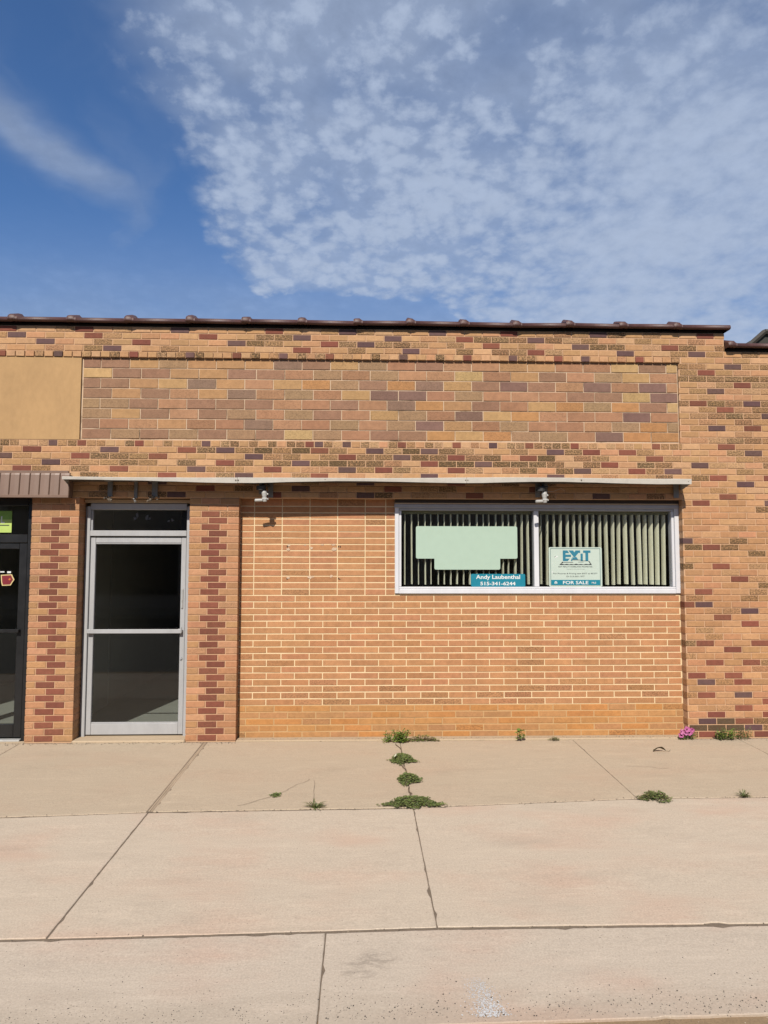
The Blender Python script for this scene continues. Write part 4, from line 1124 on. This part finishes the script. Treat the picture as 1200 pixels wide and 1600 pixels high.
sprout('dense green plant at the foot of the right pier', 3.885, -.05, .13, 210, GREEN+BRIGHT[:2], .028, .125)
sprout('sparse brownish plant at the foot of the pier, right of the green plant', 4.105, -.045, .13, 90, DRY+GREEN[:2], .020, .085)
sprout('bright green leafy weed against the wall at the top of the weed line', .36, -.06, .135, 330, BRIGHT, .030, .17)
# petunia
t = empty('petunia', (3.49, -.05, 0), 'pink petunia blooming in the corner between orange bricks and right pier', 'flower'); L = []
f = MB(); s_ = MB()
for k in range(40):
    a = random.uniform(0, 6.283); p = Vector((3.49+random.uniform(-.075, .08), -.05, random.uniform(.0, .055))); leaf(f, p, Vector((math.cos(a), -abs(math.sin(a)), random.uniform(-.1, .5))), Vector((0, -.4, 1)), .034, .018, jit(random.choice(GREEN), .2))
L.append(f.build('foliage', M_LEAF, attr=True)); L[0]['kind'] = 'stuff'
for X, Z, r in ((3.435, .085, .032), (3.425, .050, .030), (3.488, .112, .034), (3.520, .078, .036), (3.548, .100, .026), (3.472, .075, .026), (3.515, .105, .024)):
    fl_ = MB(); c_ = Vector((X, -.072+random.uniform(-.012, .012), Z)); tilt = Euler((random.uniform(-.5, .1), random.uniform(-.4, .4), random.uniform(-.5, .5))).to_matrix()
    n = 20; ring = []
    for k in range(n):
        a = 2*math.pi*k/n; q_ = r*(.80+.22*abs(math.sin(2.5*a))); ring.append(c_+tilt@Vector((q_*math.cos(a), .006*math.sin(5*a), q_*math.sin(a))))
    inn = [c_+tilt@Vector((r*.3*math.cos(2*math.pi*k/n), .010, r*.3*math.sin(2*math.pi*k/n))) for k in range(n)]; core = c_+tilt@Vector((0, .03, 0))
    pk = jit(random.choice(((.70, .20, .46), (.74, .26, .52), (.66, .16, .42))), .06)
    fl_.add(ring+inn, [(k, (k+1) % n, n+(k+1) % n, n+k) for k in range(n)], pk+(0,)); fl_.add(inn+[core], [(k, (k+1) % n, n) for k in range(n)], (pk[0]*.6, pk[1]*.5, pk[2]*.6, 0))
    s_.tube([(3.49, -.05, 0), ((3.49+X)/2, -.055, Z*.6), tuple(core)], .002, 5)
    L.append(fl_.build('blossom', M_LEAF, attr=True))
L.append(s_.build('stem', plain('petunia stem', (.08, .11, .03), .7))); under(t, L)
# dry leaf
mb = MB(); n = 7
for k in range(n):
    for i in range(2): pass
vs = []; fs = []
for i in range(6):
    u = i/5; hw = .045*math.sin(math.pi*min(1, u*.93+.04))
    for k in range(5):
        v = -1+2*k/4; vs.append((2.94+.125*u, -.50+v*hw*.8, gz(-.5)+.007+.030*math.sin(math.pi*u)*(1-.5*v)+.012*v*v+random.uniform(-.004, .004)))
for i in range(5):
    for k in range(4): fs.append((i*5+k, (i+1)*5+k, (i+1)*5+k+1, i*5+k+1))
mb.add(vs, fs); mb.tube([(3.06, -.50, gz(-.5)+.012), (3.09, -.52, gz(-.5)+.010), (3.115, -.505, gz(-.5)+.022)], .002, 5)
tag(mb.build('dry_leaf', plain('dead leaf', (.13, .105, .055), .8, 0, .35, 70, .3)), 'curled dry brown leaf lying on the walk at the right', 'leaf')

# ------------------------------------------------------------------ house roof that shows behind the low coping
H = empty('distant_house', (13.4, 15, -.45), 'dark roof peak of a house behind the low coping at the right', 'house'); L = []
hx, hy = 12.97, 15.2
hw_ = MB(); hw_.box(hx-2.2, hx+4.6, hy, hy+7, -.45, 6.6); L.append(hw_.build('wall', plain('house siding', (.30, .27, .21), .85, 0, .1, 2)))
rf = MB(); zp, ze = 9.38, 6.7
rf.add([(hx-2.9, hy-.5, ze), (hx+.25, hy-.5, zp), (hx+2.6, hy-.5, zp-.10), (hx+5.2, hy-.5, ze), (hx-2.9, hy+7.5, ze), (hx+.25, hy+7.5, zp), (hx+2.6, hy+7.5, zp-.10), (hx+5.2, hy+7.5, ze)],
       [(0, 1, 5, 4)[::-1], (1, 2, 6, 5)[::-1], (2, 3, 7, 6)[::-1], (0, 3, 2, 1)[::-1], (4, 5, 6, 7)[::-1]])
L.append(rf.build('roof', plain('dark shingles', (.045, .042, .034), .9, 0, .3, 6, .4)))
tr_ = MB(); tr_.tube([(hx-2.9, hy-.55, ze), (hx+.25, hy-.55, zp+.03)], .09, 6); tr_.tube([(hx+.25, hy-.55, zp+.03), (hx+2.6, hy-.55, zp-.07)], .09, 6); L.append(tr_.build('roof_trim', plain('dark trim', (.05, .04, .03), .8)))
under(H, L)

# ------------------------------------------------------------------ shop row across the street (what the panes mirror)
O = empty('opposite_shop_row', (0, -21, -.45), 'brick shop row across the street mirrored in the glass', 'building'); L = []
M_OB = plain('far brick', (.60, .50, .43), .9, 0, .2, 3)
ob = MB(); ob.box(-45, 45, -30, -21, -.45, 6.5); ob.box(-45.2, 45.2, -30, -20.85, 6.5, 6.9); L.append(ob.build('wall', M_OB))
for x0_, wd_, z0_, z1_ in [(k*4.6, 1.7, .5, 2.9) for k in range(-9, 10)]+[(k*2.3, .5, 3.9, 5.6) for k in range(-19, 20)]:
    L.append(box('window', M_BLACK, None, x0_-wd_, x0_+wd_, -21.0, -20.95, z0_, z1_))
under(O, L)
